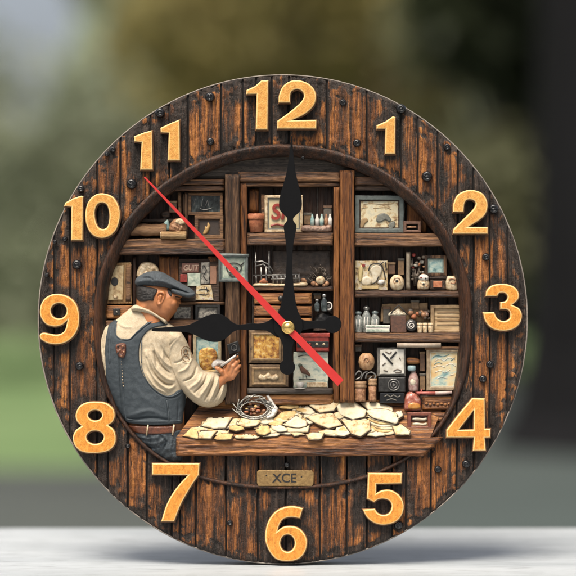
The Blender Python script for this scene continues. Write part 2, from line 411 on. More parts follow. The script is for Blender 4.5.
# ================================================================== the clock
CX, CY, RO = 282.8, 319.5, 245.0
EX, EY, ERX, ERY = 283.0, 317.0, 187.0, 170.5
clock = thing('wall_clock', 'round wooden clock with ochre numerals one to twelve around a carved shop scene', 'clock', (CX, 565, -10))
def open_y(x, low):
    """edge of the opening at x"""
    u = abs(x-EX)/ERX
    if u >= 1: return EY
    if low: return EY+ERY*(1-u**2.4)**(1/2.4)
    return EY-ERY*math.sqrt(1-u*u)
z80 = 80/576
NUM = {
 'twelve': [Z(244,70,z80,cc([(18,178),(92,176),(86,432),(170,432),(175,78),(128,78),(80,120),(20,148)])),
            Z(244,70,z80,[(250,238,1),(253,185),(280,122),(330,86),(390,78),(460,100),(508,150),(518,210),(495,270),(430,325),(345,365,1),(522,362,1),(520,425,1),(240,425,1),(240,370,1),(330,305),(410,235),(432,190),(412,152),(375,143),(342,160),(333,195),(332,238,1)])],
 'eleven': [Z(124,105,z80,cc([(78,265),(76,228),(150,200),(205,185),(210,468),(120,468),(130,272)])),
            Z(124,105,z80,cc([(268,200),(265,168),(335,135),(402,108),(405,402),(318,402),(325,205)]))],
 'ten': [Z(54,180,z80,cc([(78,190),(85,165),(140,135),(200,115),(213,120),(210,435),(128,435),(130,195)])),
         Z(54,180,z80,[(355,98),(430,125),(470,195),(478,270),(452,358),(402,405),(340,418),(280,395),(242,335),(230,250),(248,165),(295,112)]),
         Z(54,180,z80,[(352,165),(385,182),(402,240),(400,300),(385,342),(355,355),(322,340),(302,290),(298,225),(318,177)])],
 'nine': [Z(24,280,z80,[(250,100),(320,118),(375,165),(400,240),(398,330),(365,400),(310,445),(245,462),(180,455),(130,428),(118,402),(128,384),(155,380),(220,392),(265,388),(300,360),(318,290,1),(280,322),(225,335),(165,318),(128,270),(120,215),(140,150),(190,110)]),
          Z(24,280,z80,ell(255,222,57,56))],
 'eight': [Z(60,390,z80,[(255,82),(330,90),(385,130),(398,185),(382,228),(350,250,1),(388,282),(405,330),(398,390),(350,435),(255,452),(160,440),(110,395),(98,335),(118,288),(160,258,1),(125,220),(118,170),(145,115),(195,88)]),
           Z(60,390,z80,ell(257,180,50,38)), Z(60,390,z80,ell(257,338,62,48))],
 'seven': [Z(136,450,z80,[(118,92,1),(460,92,1),(455,175,1),(395,265),(325,390),(278,510,1),(185,510,1),(225,385),(290,275),(375,178,1),(118,175,1)])],
 'six': [Z(248,490,z80,[(395,128,1),(375,200,1),(310,190),(255,205),(228,242),(213,290,1),(250,264),(300,255),(360,268),(405,310),(425,370),(410,440),(365,490),(290,508),(210,495),(160,445),(128,370),(128,290),(150,215),(200,150),(270,118),(335,114)]),
         Z(248,490,z80,ell(285,378,52,62))],
 'five': [Z(344,460,z80,[(172,90,1),(415,92,1),(412,165,1),(232,170,1),(230,235,1),(280,213),(340,215),(400,255),(428,320),(415,390),(370,440),(290,462),(220,450),(165,410),(133,352,1),(220,348,1),(245,380),(285,392),(325,375),(342,330),(325,290),(285,275),(245,280),(215,300,1),(165,275,1)])],
 'four': [Z(430,385,z80,cc([(300,92),(390,95),(392,312),(432,312),(430,375),(390,378),(398,470),(305,470),(312,375),(115,375),(115,322),(205,205)])),
          Z(430,385,z80,cc([(312,180),(310,318),(205,320)]))],
 'three': [Z(465,270,z80,[(145,188,1),(152,148),(190,112),(260,100),(330,112),(375,150),(380,205),(335,252,1),(385,277),(405,325),(390,385),(340,425),(265,437),(190,420),(143,370),(125,305,1),(205,303,1),(230,350),(275,368),(315,350),(320,310),(300,285),(250,280,1),(250,232,1),(290,222),(302,190),(280,165),(245,165),(228,188,1)])],
 'two': [Z(430,180,z80,[(162,232,1),(165,175),(195,110),(255,78),(310,75),(375,100),(408,160),(405,225),(370,275),(275,338,1),(412,340,1),(412,388,1),(162,388,1),(165,355,1),(230,290),(308,212),(325,172),(305,146),(268,143),(245,170),(238,232,1)])],
 'one': [Z(360,105,z80,cc([(118,175),(118,150),(185,120),(235,85),(252,90),(250,355),(178,355),(182,175)]))],
}
NUML = {k: [cat(l, 5) for l in v] for k, v in NUM.items()}

def planks(seams, low):
    V, F, R, H = [], [], [], []
    for a, b in zip(seams[:-1], seams[1:]):
        rnd = random.random(); lift = random.uniform(-1.1, .9); n = max(4, int((b-a)/1.4)); g = 1.0
        nxt = []
        sd = rnd*40
        base = len(V)
        xs = [a+g+(b-a-2*g)*i/n for i in range(n+1)]
        NY = 60 if 97 <= a < 474 else 110
        for i, x in enumerate(xs):
            dx = min(abs(x-CX), RO-.2); yc = math.sqrt(RO*RO-dx*dx)
            if low:
                y0 = open_y(x, True)
                if 180 <= x <= 431: y0 = min(y0, 446)
                y1 = CY+yc
            else: y0 = CY-yc; y1 = open_y(x, False) if 97 <= x and a < 474 else CY+yc
            rim_o = .9*noise.noise(Vector((x*.23, 3 if low else 8, 0)))
            for j in range(NY+1):
                t = j/NY; y = y0+(y1-y0)*t
                if not low and j == 0: y += abs(rim_o)
                if low and j == NY: y -= abs(rim_o)
                xx = x
                wv = .7*noise.noise(Vector((y*.03, (a if i == 0 else b)*.37, 5)))
                if i == 0 or i == n: xx = x+wv
                e = min(x-a, b-x)
                gr = noise.fractal(Vector((x*.38+sd, y*.022, sd)), 1, 2, 4)
                ch = noise.fractal(Vector((x*.11, y*.11, sd)), 1, 2, 3)
                z = lift+1.5*gr+.8*ch-2.2*max(0, 1-e/1.7)**2
                rr = math.hypot(x-CX, y-CY); eo = RO-rr
                z -= 2.5*max(0, 1-eo/2.5)**2
                if low and y < open_y(x, True)-1: z -= 2.0
                V.append((xx, y, z-1)); R.append(rnd)
        for i in range(n):
            for j in range(NY):
                q = base+i*(NY+1)+j; F.append((q, q+1, q+NY+2, q+NY+1))
        for col, s in ((0, 1), (n, -1)):   # side walls of the plank
            st = len(V)
            for j in range(NY+1):
                v = V[base+col*(NY+1)+j]; V.append((v[0], v[1], -7)); R.append(rnd)
            for j in range(NY):
                q = base+col*(NY+1)+j
                F.append((q, st+j, st+j+1, q+1) if s > 0 else (q+1, st+j+1, st+j, q))
        for row in (0, NY):               # end walls
            st = len(V)
            for i in range(n+1):
                v = V[base+i*(NY+1)+row]; V.append((v[0], v[1], -7)); R.append(rnd)
            for i in range(n):
                q = base+i*(NY+1)+row
                F.append((q, q+NY+1, st+i+1, st+i) if row == 0 else (q+NY+1, q, st+i, st+i+1))
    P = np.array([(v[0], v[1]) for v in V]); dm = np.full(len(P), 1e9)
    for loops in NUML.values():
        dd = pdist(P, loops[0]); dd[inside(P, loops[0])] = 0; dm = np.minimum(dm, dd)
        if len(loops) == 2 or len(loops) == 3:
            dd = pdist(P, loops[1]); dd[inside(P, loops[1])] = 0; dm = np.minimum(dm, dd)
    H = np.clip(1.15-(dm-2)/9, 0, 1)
    for i, v in enumerate(V):     # weather-bitten outer edge
        eo = RO-math.hypot(v[0]-CX, v[1]-CY)
        if eo < 16 and v[2] > -6.5:
            q = noise.fractal(Vector((v[0]*.13, v[1]*.13, 4)), 1, 2, 3)
            k = max(0, min(1, (9+16*q-eo)/6)); H[i] = max(H[i], k*1.5)
            V[i] = (v[0], v[1], v[2]-k*(.8+1.5*abs(noise.noise(Vector((v[0]*.5, v[1]*.3, 1))))))
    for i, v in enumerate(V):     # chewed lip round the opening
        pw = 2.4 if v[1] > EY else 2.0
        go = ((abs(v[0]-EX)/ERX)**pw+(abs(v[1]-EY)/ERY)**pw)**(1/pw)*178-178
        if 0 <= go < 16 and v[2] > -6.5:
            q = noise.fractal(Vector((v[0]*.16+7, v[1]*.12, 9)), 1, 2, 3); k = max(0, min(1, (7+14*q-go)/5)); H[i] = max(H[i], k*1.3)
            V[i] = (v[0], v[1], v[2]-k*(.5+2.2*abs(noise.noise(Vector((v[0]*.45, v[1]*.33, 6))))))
    for i, v in enumerate(V):     # the burnt field below the counter
        if low and v[1] < open_y(v[0], True)-1: H[i] = max(H[i], .45)
    return V, F, R, list(H)
top_seams = [38.2, 54, 70, 97, 120, 150, 169, 188, 221, 243, 256, 272, 289, 327, 367, 401, 418, 438, 458, 474, 490, 508, 527.4]
low_seams = [97, 108, 128, 147, 172, 180, 196, 226, 258, 286, 320, 347, 367, 392, 406, 431, 457, 474]
for seams, low in ((top_seams, False), (low_seams, True)):
    V, F, R, H = planks(seams, low)
    fixn(mk('plank_ring', V, F, PL, clock, True, None, None, {'rnd': R, 'char': H}))
# dark bed the planks are nailed on (a ring), pale edge band, back disc
def ring(r_out, d0, d1, r_in_fn, n=160):
    V, F = [], []
    for k in range(n):
        a = 2*math.pi*k/n; ca, sa = math.cos(a), math.sin(a)
        xi, yi = r_in_fn(a)
        for r, d in ((0, d1), (1, d1), (1, d0), (0, d0)):
            V.append((CX+r_out*ca, CY+r_out*sa, d) if r else (xi, yi, d))
    for k in range(n):
        for q in range(4):
            a = k*4+q; b = k*4+(q+1) % 4; c = ((k+1) % n)*4+(q+1) % 4; e = ((k+1) % n)*4+q; F.append((a, b, c, e))
    return V, F
def rin(a):
    ca, sa = math.cos(a), math.sin(a); p = 2.4 if sa > 0 else 2.0
    t = (abs(ca/ERX)**p+abs(sa/ERY)**p)**(-1/p); return EX+(t+.5)*ca, EY+(t+.5)*sa
V, F = ring(244.2, -26, -5.2, rin); fixn(mk('plank_bed', V, F, mot('black_bed', (.010, .007, .006), None, .2, .8), clock, False))
V, F = ring(245.5, -26, -3.4, lambda a: (CX+244.3*math.cos(a), CY+244.3*math.sin(a))); fixn(mk('edge_band', V, F, BAND, clock, True))
V, F = lathe([(245, 0), (245, 6)], CX, CY, -32.2, 120, axis='y'); fixn(mk('back_disc', V, F, BAND, clock, False))

# moulded lip round the opening
def rimsweep():
    V, F = [], []; n = 240
    full = [(-2.5, -1), (-1.5, 1.6), (.5, 2.4), (2.6, 1.5), (4.2, -1.2), (6.5, -3), (8.6, -6), (9.6, -12), (9.8, -25)]
    thin = [(-2.0, -2.5), (-1.5, .9), (-.5, 2.0), (.6, 2.0), (1.5, .7), (2.0, -2), (2.1, -6), (2.2, -12), (2.3, -25)]
    for k in range(n):
        a = 2*math.pi*k/n; ca, sa = math.cos(a), math.sin(a); p = 2.4 if sa > 0 else 2.0
        t = (abs(ca/ERX)**p+abs(sa/ERY)**p)**(-1/p); x, y = EX+t*ca, EY+t*sa
        f = min(1, max(0, (y-345)/80)); f = f*f*(3-2*f)
        nx, ny = -ca/ERX, -sa/ERY; l = math.hypot(nx, ny); nx /= l; ny /= l
        for i, (pa, pb) in enumerate(zip(full, thin)):
            o = pa[0]*(1-f)+pb[0]*f; d = pa[1]*(1-f)+pb[1]*f
            g = noise.fractal(Vector((x*.10, y*.10, i*.8)), 1, 2, 3)
            o += .7*g*(1-f*.6)*(1 if i else 0); d += .8*g*(1-f*.8) if i < 7 else 0
            V.append((x+nx*o, y+ny*o, d))
    m = len(full)
    for k in range(n):
        for i in range(m-1):
            a = k*m+i; b = ((k+1) % n)*m+i; F.append((a, b, b+1, a+1))
    return V, F
V, F = rimsweep(); fixn(mk('opening_rim', V, F, RIMW, clock, True, None, None, {'rnd': [.3]*len(V)}))

FOOT = {}
for k, loops in NUML.items():
    two = k in ('twelve', 'eleven', 'ten')
    if two:
        n = thing('numeral', None, None, (loops[0][0][0], loops[0][0][1], 0)); n.parent = clock
        og = ORG[n]; n.location = og-ORG[clock]; n['label'] = 'ochre numeral '+k
        for ls in ([loops[0]], loops[1:]): FOOT[plate('digit', ls, GOLD, n, -1.5, 7, 1.2, smooth=False)] = ls
    else: FOOT[plate('numeral', loops, GOLD if k in ('one', 'two') else GOLD2, clock, -1.5, 7, 1.2, 'ochre numeral '+k)] = loops

def add_foot(o, loops):  # wider dark plate, set down and right: numeral side plus painted outline shadow
    V, F = flat_shape([[(x+.2, y+.5) for x, y in l] for l in loops], -2, 3.6, .5, 1, .75)
    bm = bmesh.new(); bm.from_mesh(o.data); og = ORG[o]
    vs = [bm.verts.new(W(*v)-og) for v in V]
    for f in F:
        try: bm.faces.new([vs[i] for i in f]).material_index = 2
        except ValueError: pass
    bm.to_mesh(o.data); bm.free()
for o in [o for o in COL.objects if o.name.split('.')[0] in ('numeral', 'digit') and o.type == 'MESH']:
    o.data.materials.append(HILITE); o.data.materials.append(NSIDE)
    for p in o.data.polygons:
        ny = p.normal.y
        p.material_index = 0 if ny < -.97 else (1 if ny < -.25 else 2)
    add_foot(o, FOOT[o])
# iron rivets
riv = None
for i, (x, y, r) in enumerate([(160,113,5),(113,149.5,3.2),(107,154,2.6),(131.5,184,5.4),(81,189,3.8),(210,97,5),(210.4,141.5,4),(343,102.5,3.8),(357,143,4.2),(401,109,5),
        (427,176.5,5.6),(447,147,3.6),(493.5,209,5),(486,257,4),(490,364.5,4),(483,379,4),(438,469.5,3.8),(466,464,4.2),(398.5,525,4.6),(287,465,3),
        (230,523,3),(77,264.5,5),(65,239,2.8),(55,242,2.4),(47,275,2.4),(79.5,366,4.4),(128,446,2.8),(303,80.5,2.6),(303,158,2.0)]):
    if riv is None:
        V1, F1 = lathe([(5.3, 0), (5.2, 1.2), (4.6, 2.6), (3.7, 3.6), (2.7, 4.1), (2.2, 3.5), (1.5, 3.3), (.6, 3.9), (.1, 4.0)], x, y, -1, 24, 'y')
        V2, F2 = tube([(x-4.4, y+1.2, 2.9), (x, y+.4, 4.3), (x+4.2, y-1.4, 2.9)], .55, 6)
        V, F = joinVF([(V1, F1), (V2, F2)])
        V = [(a-x, b-y, c+1) for a, b, c in V]
        og = W(x, y, -1)
        me = bpy.data.meshes.new('rivet'); me.from_pydata([(a*U, -c*U, -b*U) for a, b, c in V], [], F); me.materials.append(IRON)
        me.polygons.foreach_set('use_smooth', [True]*len(me.polygons))
        bm = bmesh.new(); bm.from_mesh(me); bmesh.ops.recalc_face_normals(bm, faces=bm.faces); bm.to_mesh(me); bm.free()
        riv = bpy.data.objects.new('rivet', me); o = riv
    else: o = riv.copy()
    COL.objects.link(o); o.parent = clock; o.location = W(x, y, -1)-ORG[clock]; s = r/5.3; o.scale = (s, max(.8, s), s); o.rotation_euler = (0, random.uniform(0, 6.28), 0)

# name plate
npl = plate('name_plate', [cat(Z(257, 470, 1, [(0, 2, 1), (2, 0, 1), (55, 0.5, 1), (57, 3, 1), (56.5, 14, 1), (55, 16, 1), (1.5, 16, 1), (0, 13, 1)]), 3)], PLATE, clock, -4, 2.2, .7, 'dull brass plate lettered XCE')
text_part('lettering', 'XCE', 284.5, 478.3, 12.6, 2.3, INK, npl, .3, .12, 1.0)
for x, y in ((266.5, 475.2), (301.5, 476.5)): mk('dot', *ball(x, y, 2.2, .8, .8, .5, 8, 6), INK, npl)

# the clock's hands
def sym(pts, cx):   # half outline (half width, y) made whole about an upright line
    return [(cx+a, y) for a, y in pts]+[(cx-a, y) for a, y in pts[::-1]]
def minute():
    r = [(.6,137),(1.0,146),(2.4,158),(4.3,172),(7.2,184),(10.2,195),(11.4,204),(10.4,210.5),(6.5,215),(3.2,218.5),(3.4,221.5),(6.3,226),(5.6,233),(3.6,245),(2.8,262),(4.0,280),(6.4,298),(9.5,311),(13,318),(14.5,327),(12.5,333),(8,338),(4.8,346),(4.4,355),(4.7,359.5)]
    cx = lambda y: 291.8-(y-137)*.019
    R = [(cx(y)+a, y) for a, y in r]; L = [(cx(y)-a, y) for a, y in r[::-1]]
    bot = [(287.4+7.8*math.cos(t), 366.5+7.8*math.sin(t)) for t in np.linspace(-.95, math.pi+.95, 16)]
    return cat(R, 3, False)+bot+cat(L, 3, False)
plate('minute_hand', [minute()], BLACK, clock, 15.2, 16.4, .3, 'black minute hand pointing to twelve')
def hour():
    r = [(152.6,1.2),(160,2.0),(175,2.6),(188,3.6),(196,6.8),(204,11),(213,13.8),(221,13.4),(228,9.5),(233,5),(239,2.6),(246,3.0),(252,3.6),(258,3.0),(266,4.2),(273,8.2),(278,11.5),(288,12.5),(297,9.5),(302,5.6),(309,4.0),(317,4.0),(324,4.6)]
    cy = lambda x: 329.6-(x-152.6)*.031
    top = [(x, cy(x)-a) for x, a in r]; bot = [(x, cy(x)+a) for x, a in r[::-1]]
    kn = [(332.5+8.7*math.cos(t), 324.2+8.7*math.sin(t)) for t in np.linspace(-math.pi+.55, math.pi-.55, 18)]
    return cat(top, 3, False)+kn+cat(bot, 3, False)
plate('hour_hand', [hour()], BLACK, clock, 13.2, 14.4, .3, 'black hour hand pointing to nine')
plate('second_hand', [[(145, 178.5), (146.3, 177.5), (292, 327), (303, 338), (343.2, 379.2), (337.3, 385.6), (298, 343), (284, 329.5)]], RED, clock, 17.2, 18.2, .25, 'thin red second hand with a broad tail')
hub = mk('hub', *lathe([(6.6, 12), (6.6, 19.2), (6.1, 19.9), (4.6, 20.1), (4.1, 19.6), (3.6, 20.2), (.1, 20.6)], 288, 327, 0, 28, 'y'), BRASS, clock); fixn(hub)

# ================================================================== cabinet
cab = thing('shop_cabinet', 'dark wooden shelving cabinet of three bays behind the man', 'cabinet', (283, 440, -24))
xs = [98, 122, 146, 170, 197, 226, 252, 274, 297, 318, 338, 360, 382, 406, 428, 450, 470]
parts = []; R = []
for a, b in zip(xs[:-1], xs[1:]):
    u0 = min(abs(a-EX), abs(b-EX))
    y0 = open_y(EX+u0, False)-2; y1 = min(447, open_y(EX+u0, True)+2)
    v, f = board(a+.3, y0, b-.3, y1, -26, -23.2, 'y', 1.0, .3); parts.append((v, f)); R += [random.random()]*len(v)
V, F = joinVF(parts); mk('back_boards', V, F, BACKW, cab, True, None, None, {'rnd': R})
def beam(name, x0, y0, x1, y1, d1, mat, grain='x', d0=-23, **kw): return brd(name, x0, y0, x1, y1, d0, d1, mat, cab, grain, rough=.9, **kw)
# curved head board and lintels
arch = [(x, open_y(x, False)-1) for x in np.linspace(178, 388, 30)]+[(388, 179), (178, 179)]
V, F = relief(arch, -16, 2.2, 2, step=2.2, nz=1.2, nzs=.2); mk('head_board', V, F, ARCH, cab, True, None, None, {'rnd': [.2]*len(V)})
beam('lintel', 152, 178.5, 224, 184.5, -9, SHELF); beam('lintel', 140, 185, 224, 190.5, -11, SHELF)
beam('lintel', 238, 171.5, 341, 181, -8, SHELF); beam('lintel', 240, 181.4, 341, 186.0, -10.5, SHELF)
beam('lintel', 355, 176, 412, 184.5, -8.5, SHELF); beam('lintel', 355, 185, 418, 190, -11, FRDARK)
beam('post', 225, 174, 239.5, 405, -5.5, POSTG, 'y'); beam('post', 240, 181.5, 246.8, 405, -9.5, POST, 'y')
beam('post', 340, 170, 354.6, 403, -5, POST, 'y'); beam('post', 333.6, 186.2, 339.6, 403, -9.5, POST, 'y')
beam('post', 207, 256, 224.6, 262, -14, POST, 'x')
beam('shelf', 105, 238.5, 224.8, 254.5, -7, SHELF)
beam('shelf', 97, 320.5, 224.8, 328.5, -9, SHELF); beam('shelf', 170, 372, 224.8, 377, -11, SHELF)
beam('shelf', 247, 232.5, 333.2, 245, -7, SHELF); beam('shelf', 253, 286.5, 333.4, 290.6, -8.5, SHELF)
beam('shelf', 247, 388.6, 333.2, 394.2, -7, ARCH); beam('shelf_riser', 247, 394.8, 333.2, 405.5, -10, COUNT)
beam('shelf', 355, 233, 447, 246.2, -7, SHELF); beam('shelf', 355, 290.8, 465, 297.2, -7, SHELF); beam('shelf', 355, 333, 470, 342.4, -7, SHELF)
beam('divider', 184, 191, 187, 238, -15, POSTG, 'y'); beam('divider', 113, 320, 134, 324, -12, FRWOOD)
beam('divider', 131.5, 256, 135, 319, -16, BACKW, 'y'); beam('divider', 158, 256, 178, 300, -18, POST, 'y'); beam('divider', 210, 256, 223, 304, -17, POSTG, 'y')
beam('divider', 170, 302, 224, 304.6, -12, FRWOOD)

# ================================================================== counter
def slope(y): return -20+24*(y-401)/36.0          # the desk top tips towards the viewer
ctr = thing('counter', 'brown wooden counter under the scattered papers', 'counter', (305, 456, 0))
V, F = [], []; nu, nv = 130, 22
for j in range(nv+1):
    t = j/nv; y = 401+36.5*t; xl = 203-27*t; xr = 447-17*t
    for i in range(nu+1):
        x = xl+(xr-xl)*i/nu; V.append((x, y, slope(y)+.7*noise.fractal(Vector((x*.05, y*.5, 2)), 1, 2, 3)))
for j in range(nv):
    for i in range(nu): a = j*(nu+1)+i; F.append((a, a+nu+1, a+nu+2, a+1))
st = len(V)
V += [(v[0], v[1]+3, v[2]-3) for v in V[:st]]; F += [tuple(i+st for i in f[::-1]) for f in F[:nu*nv]]
mk('counter_top', V, F, COUNT, ctr, True, None, None, {'rnd': [.4]*len(V)})
V, F = board(176.5, 437.6, 431, 455.6, -14, 6.5, 'x', 1.3, .9, edge=2.0); V = [((415+(x-415)*((442-(y-437.6)*1.05)-415)/16 if x > 415 else x), y, d) for x, y, d in V]; mk('counter_edge', V, F, COUNT, ctr, True, None, None, {'rnd': [.7]*len(V)})
#=PART2=
# ================================================================== the man
za = 110/576
A_ = lambda pts: Z(90, 260, za, pts)
B_ = lambda pts: Z(90, 350, za, pts)
C_ = lambda pts: Z(145, 280, za, pts)
person = thing('person', 'man in flat cap, cream shirt and blue-grey overalls, seen from behind, holding a pen', 'person', (145, 460, -8))
TP = cat([(138,306),(128,309),(115,320),(103,328),(98,340),(97,360),(101,376),(108,392),(118,412),(130,430),(145,448),(165,462),(183,462),(184,430),(184,400),(187,380),(186,350),(180,332),(166,321),(150,312)], 4)
def BUL(x, y):
    P = np.stack([x, y], 1); d = pdist(P, TP); ins = inside(P, TP); t = np.clip(np.where(ins, d, 0)/34, 0, 1)
    sp = 1.6*np.exp(-((x-126)/3.5)**2)*np.clip((y-335)/30, 0, 1)*np.clip((425-y)/20, 0, 1)     # hollow of the spine
    return -10.5+15.5*np.sqrt(np.maximum(0, 1-(1-t)**2))-sp
head_o = cat(A_([(262,120),(340,112),(430,140),(480,170),(482,190),(470,205),(476,224),(464,234),(462,247),(454,256),(452,267),(438,284),(424,302),(412,321,1),(400,329,1),(366,318),(320,300),(262,290),(240,262),(240,200),(240,150)]), 4)
hp = []
HO = np.array(head_o)
def HB(x, y):
    P = np.stack([x, y], 1); d = np.where(inside(P, head_o), pdist(P, head_o), 0); t = np.clip(d/17, 0, 1); return -9+14.5*np.sqrt(np.maximum(0, 1-(1-t)**2))
hp.append(relief(head_o, -9, 14.5, 17, step=1.1, lines=[
    (A_([(452,196),(462,204),(470,206)]), 1.5, -1.6),      # eye hollow
    (A_([(440,185),(460,190),(474,196)]), 1.2, .9),         # brow
    (A_([(428,205),(430,240),(415,285)]), 4, 1.2),          # cheek and jaw
    (A_([(452,252),(461,252)]), .7, -.9),                   # mouth
    (A_([(300,215),(310,250),(330,290)]), 3, -.8)]))
hp.append(relief(cat(A_([(346,182),(362,163),(384,160),(398,174),(398,196),(388,216),(378,236),(362,243),(350,236),(345,212)]), 4), 2.5, 5.2, 2.4, step=.7, lines=[
    (A_([(374,222),(384,196),(380,180),(364,178),(358,196),(362,222)]), .9, -2.6), (A_([(352,190),(356,215),(362,232)]), .6, .6)]))
hp.append(ball(172.5, 303, -3, 5.5, 5, 7))
hp.append(relief(TP, -11, 9, 34, step=3))
hp.append(tube([(152,324,-9),(149,312,-9),(148,298,-6)], [12, 11, 10], 16))
hp.append(tube([(172,345,-3),(180,368,-3),(192,390,-2),(206,394,-1),(218,385,1),(227,375,2.5)], [3, 3, 3, 4, 4.6, 4.8], 14))
hp.append(ball(228.5, 373, 3, 7.2, 8.5, 4.0)); hp.append(ball(231, 367, 4, 6, 6, 3.4))
for pts, r in (([(227,372,4.5),(229.5,364,6.4),(232.6,359.6,7.2),(235.6,357.0,6.2),(237.4,356.6,4)], [2.5, 2.5, 2.2, 1.9, 1.6]),
               ([(231,373,4.5),(233.5,366,6.6),(236.8,362.2,6.6),(239,361,4.2),(238.4,361.4,2)], [2.4, 2.4, 2.1, 1.8, 1.6]),
               ([(233,376,4),(235.5,369.6,5.8),(238.6,366.4,5.4),(240.3,365.6,3),(239.2,366,1)], [2.3, 2.3, 2.0, 1.7, 1.5]),
               ([(232,379,3),(235.2,374,4.6),(237.8,371,4),(239.2,370.2,2),(238,370.4,.4)], [2.1, 2.1, 1.8, 1.5, 1.3]),
               ([(225,375,4),(221.6,371.2,6),(218.6,368.6,6.4),(216.4,367.6,5.6)], [2.8, 2.4, 2.1, 1.7])):
    hp.append(tube(pts, r, 10)); hp.append(ball(pts[-1][0], pts[-1][1], pts[-1][2], r[-1], seg=10, rg=6))
    for q in (1, 2): hp.append(ball(pts[q][0], pts[q][1], pts[q][2], r[q]*1.12, seg=10, rg=6))
V, F = joinVF(hp)
tmp = mk('tmp_body', V, F, SKIN, None, at=(145, 460, -8)); md = tmp.modifiers.new('r', 'REMESH'); md.mode = 'VOXEL'; md.voxel_size = .00055; md.use_smooth_shade = True
sm = tmp.modifiers.new('s', 'SMOOTH'); sm.factor = .5; sm.iterations = 2
dg = bpy.context.evaluated_depsgraph_get(); dg.update()
me = bpy.data.meshes.new_from_object(tmp.evaluated_get(dg)); me.name = 'body'
bpy.data.objects.remove(tmp)
body = bpy.data.objects.new('body', me); COL.objects.link(body); body.parent = person; ORG[body] = ORG[person]
me.materials.clear(); me.materials.append(SKIN); me.polygons.foreach_set('use_smooth', [True]*len(me.polygons))

rel('hair', cat(A_([(243,130),(300,140),(350,152),(352,168),(338,192),(334,212),(312,212),(285,216),(256,214),(241,198),(239,160)]), 4), HAIR, person, .2, 1.9, 1.5, step=.9, nz=1.0, nzs=.7, tilt=HB)
rel('hair', cat(A_([(405,150),(425,158),(432,180),(424,192),(410,172)]), 3), HAIR, person, .1, 1.3, 1.2, step=.8, nz=.4, nzs=.6, tilt=HB)
cap_o = cat(A_([(232,112),(240,94),(262,78),(292,64),(335,57),(372,62),(405,78),(440,100),(478,122),(510,140),(536,156),(549,174),(543,188),(522,193),(490,186),(455,173),(430,163),(395,154),(345,153),(295,148),(250,140),(234,128)]), 4)
cap = rel('flat_cap', cap_o, CAPM, person, -9, 18.6, 15, step=1.1, lines=[
    (A_([(240,100),(300,92),(330,104),(318,112)]), .9, -1.6), (A_([(262,88),(310,80),(350,88)]), .9, 1.0),
    (A_([(300,112),(380,112),(440,132),(500,158)]), 1.1, 1.2), (A_([(320,122),(390,128),(450,150),(520,178)]), .9, -1.6),
    (A_([(236,118),(280,132),(340,140),(400,140)]), 1.0, -1.1), (A_([(385,70),(410,92),(430,118)]), 1.2, -.8),
    (A_([(340,60),(350,80),(345,110)]), 1.0, -.6)], nz=.5, nzs=.35)
rel('cap_peak', cat(A_([(430,150),(470,158),(510,170),(546,170),(552,180),(545,190),(520,196),(486,190),(450,178),(428,166)]), 4), CAPM, cap, 3, 3.6, 3, step=1)

shirt_o = cat([(133,306),(124,313),(114,321),(104,328),(99.5,338),(98,350),(98.5,366),(103,380),(110,392),(125,405),(150,412),(183,402),(188,385),(186,355),(180,333),(168,323),(152,313),(142,306)], 4)
shirt = rel('shirt', shirt_o, SHIRT, person, .0, 1.6, 2, tilt=BUL, step=.85, lgain=1.7, lines=[
    (B_([(292,10),(315,90),(355,160),(410,200),(440,190)]), 1.6, 2.2), (B_([(300,40),(335,120),(390,175),(430,180)]), 1.0, -1.8),
    (B_([(318,20),(350,95),(400,145),(436,160)]), 1.4, 2.0), (B_([(335,10),(370,75),(420,120)]), .9, -1.7),
    (B_([(355,0),(392,60),(430,90)]), 1.3, 1.7), (B_([(300,120),(340,185),(400,222)]), 1.2, 1.5),
    (B_([(375,-20),(400,30),(425,55)]), .9, -1.3), (B_([(330,-40),(345,0),(360,40)]), 1.2, 1.1),
    (A_([(300,470),(310,520),(320,560)]), 1.4, 1.1), (A_([(330,430),(345,500),(352,560)]), 1.2, -1.0), (A_([(370,410),(385,470),(380,540)]), 1.5, 1.1),
    (A_([(60,400),(58,450),(66,520)]), 1.2, 1.0), (A_([(72,380),(74,440),(80,500)]), .9, -.9), (A_([(150,330),(180,350),(220,352)]), 1.2, .7),
    (B_([(70,0),(75,60),(85,110)]), 1.1, 1.2), (B_([(52,20),(60,80),(72,120)]), 1.0, 1.0)], nz=.5, nzs=.12)
rel('collar', cat(A_([(214,262),(218,244),(238,234),(285,243),(320,258),(355,282),(398,312),(404,330),(394,338),(360,312),(318,290),(270,275),(235,272)]), 4), SHIRT, shirt, -5, 10.5, 4.2, step=1, lines=[
    (A_([(222,258),(270,262),(320,278),(370,308)]), .7, -1.0)])
rel('eyebrow', cat(A_([(446,190),(458,189),(472,196),(474,200),(460,196),(448,195)]), 3), HAIR, person, .0, .9, .8, step=.6, tilt=HB)
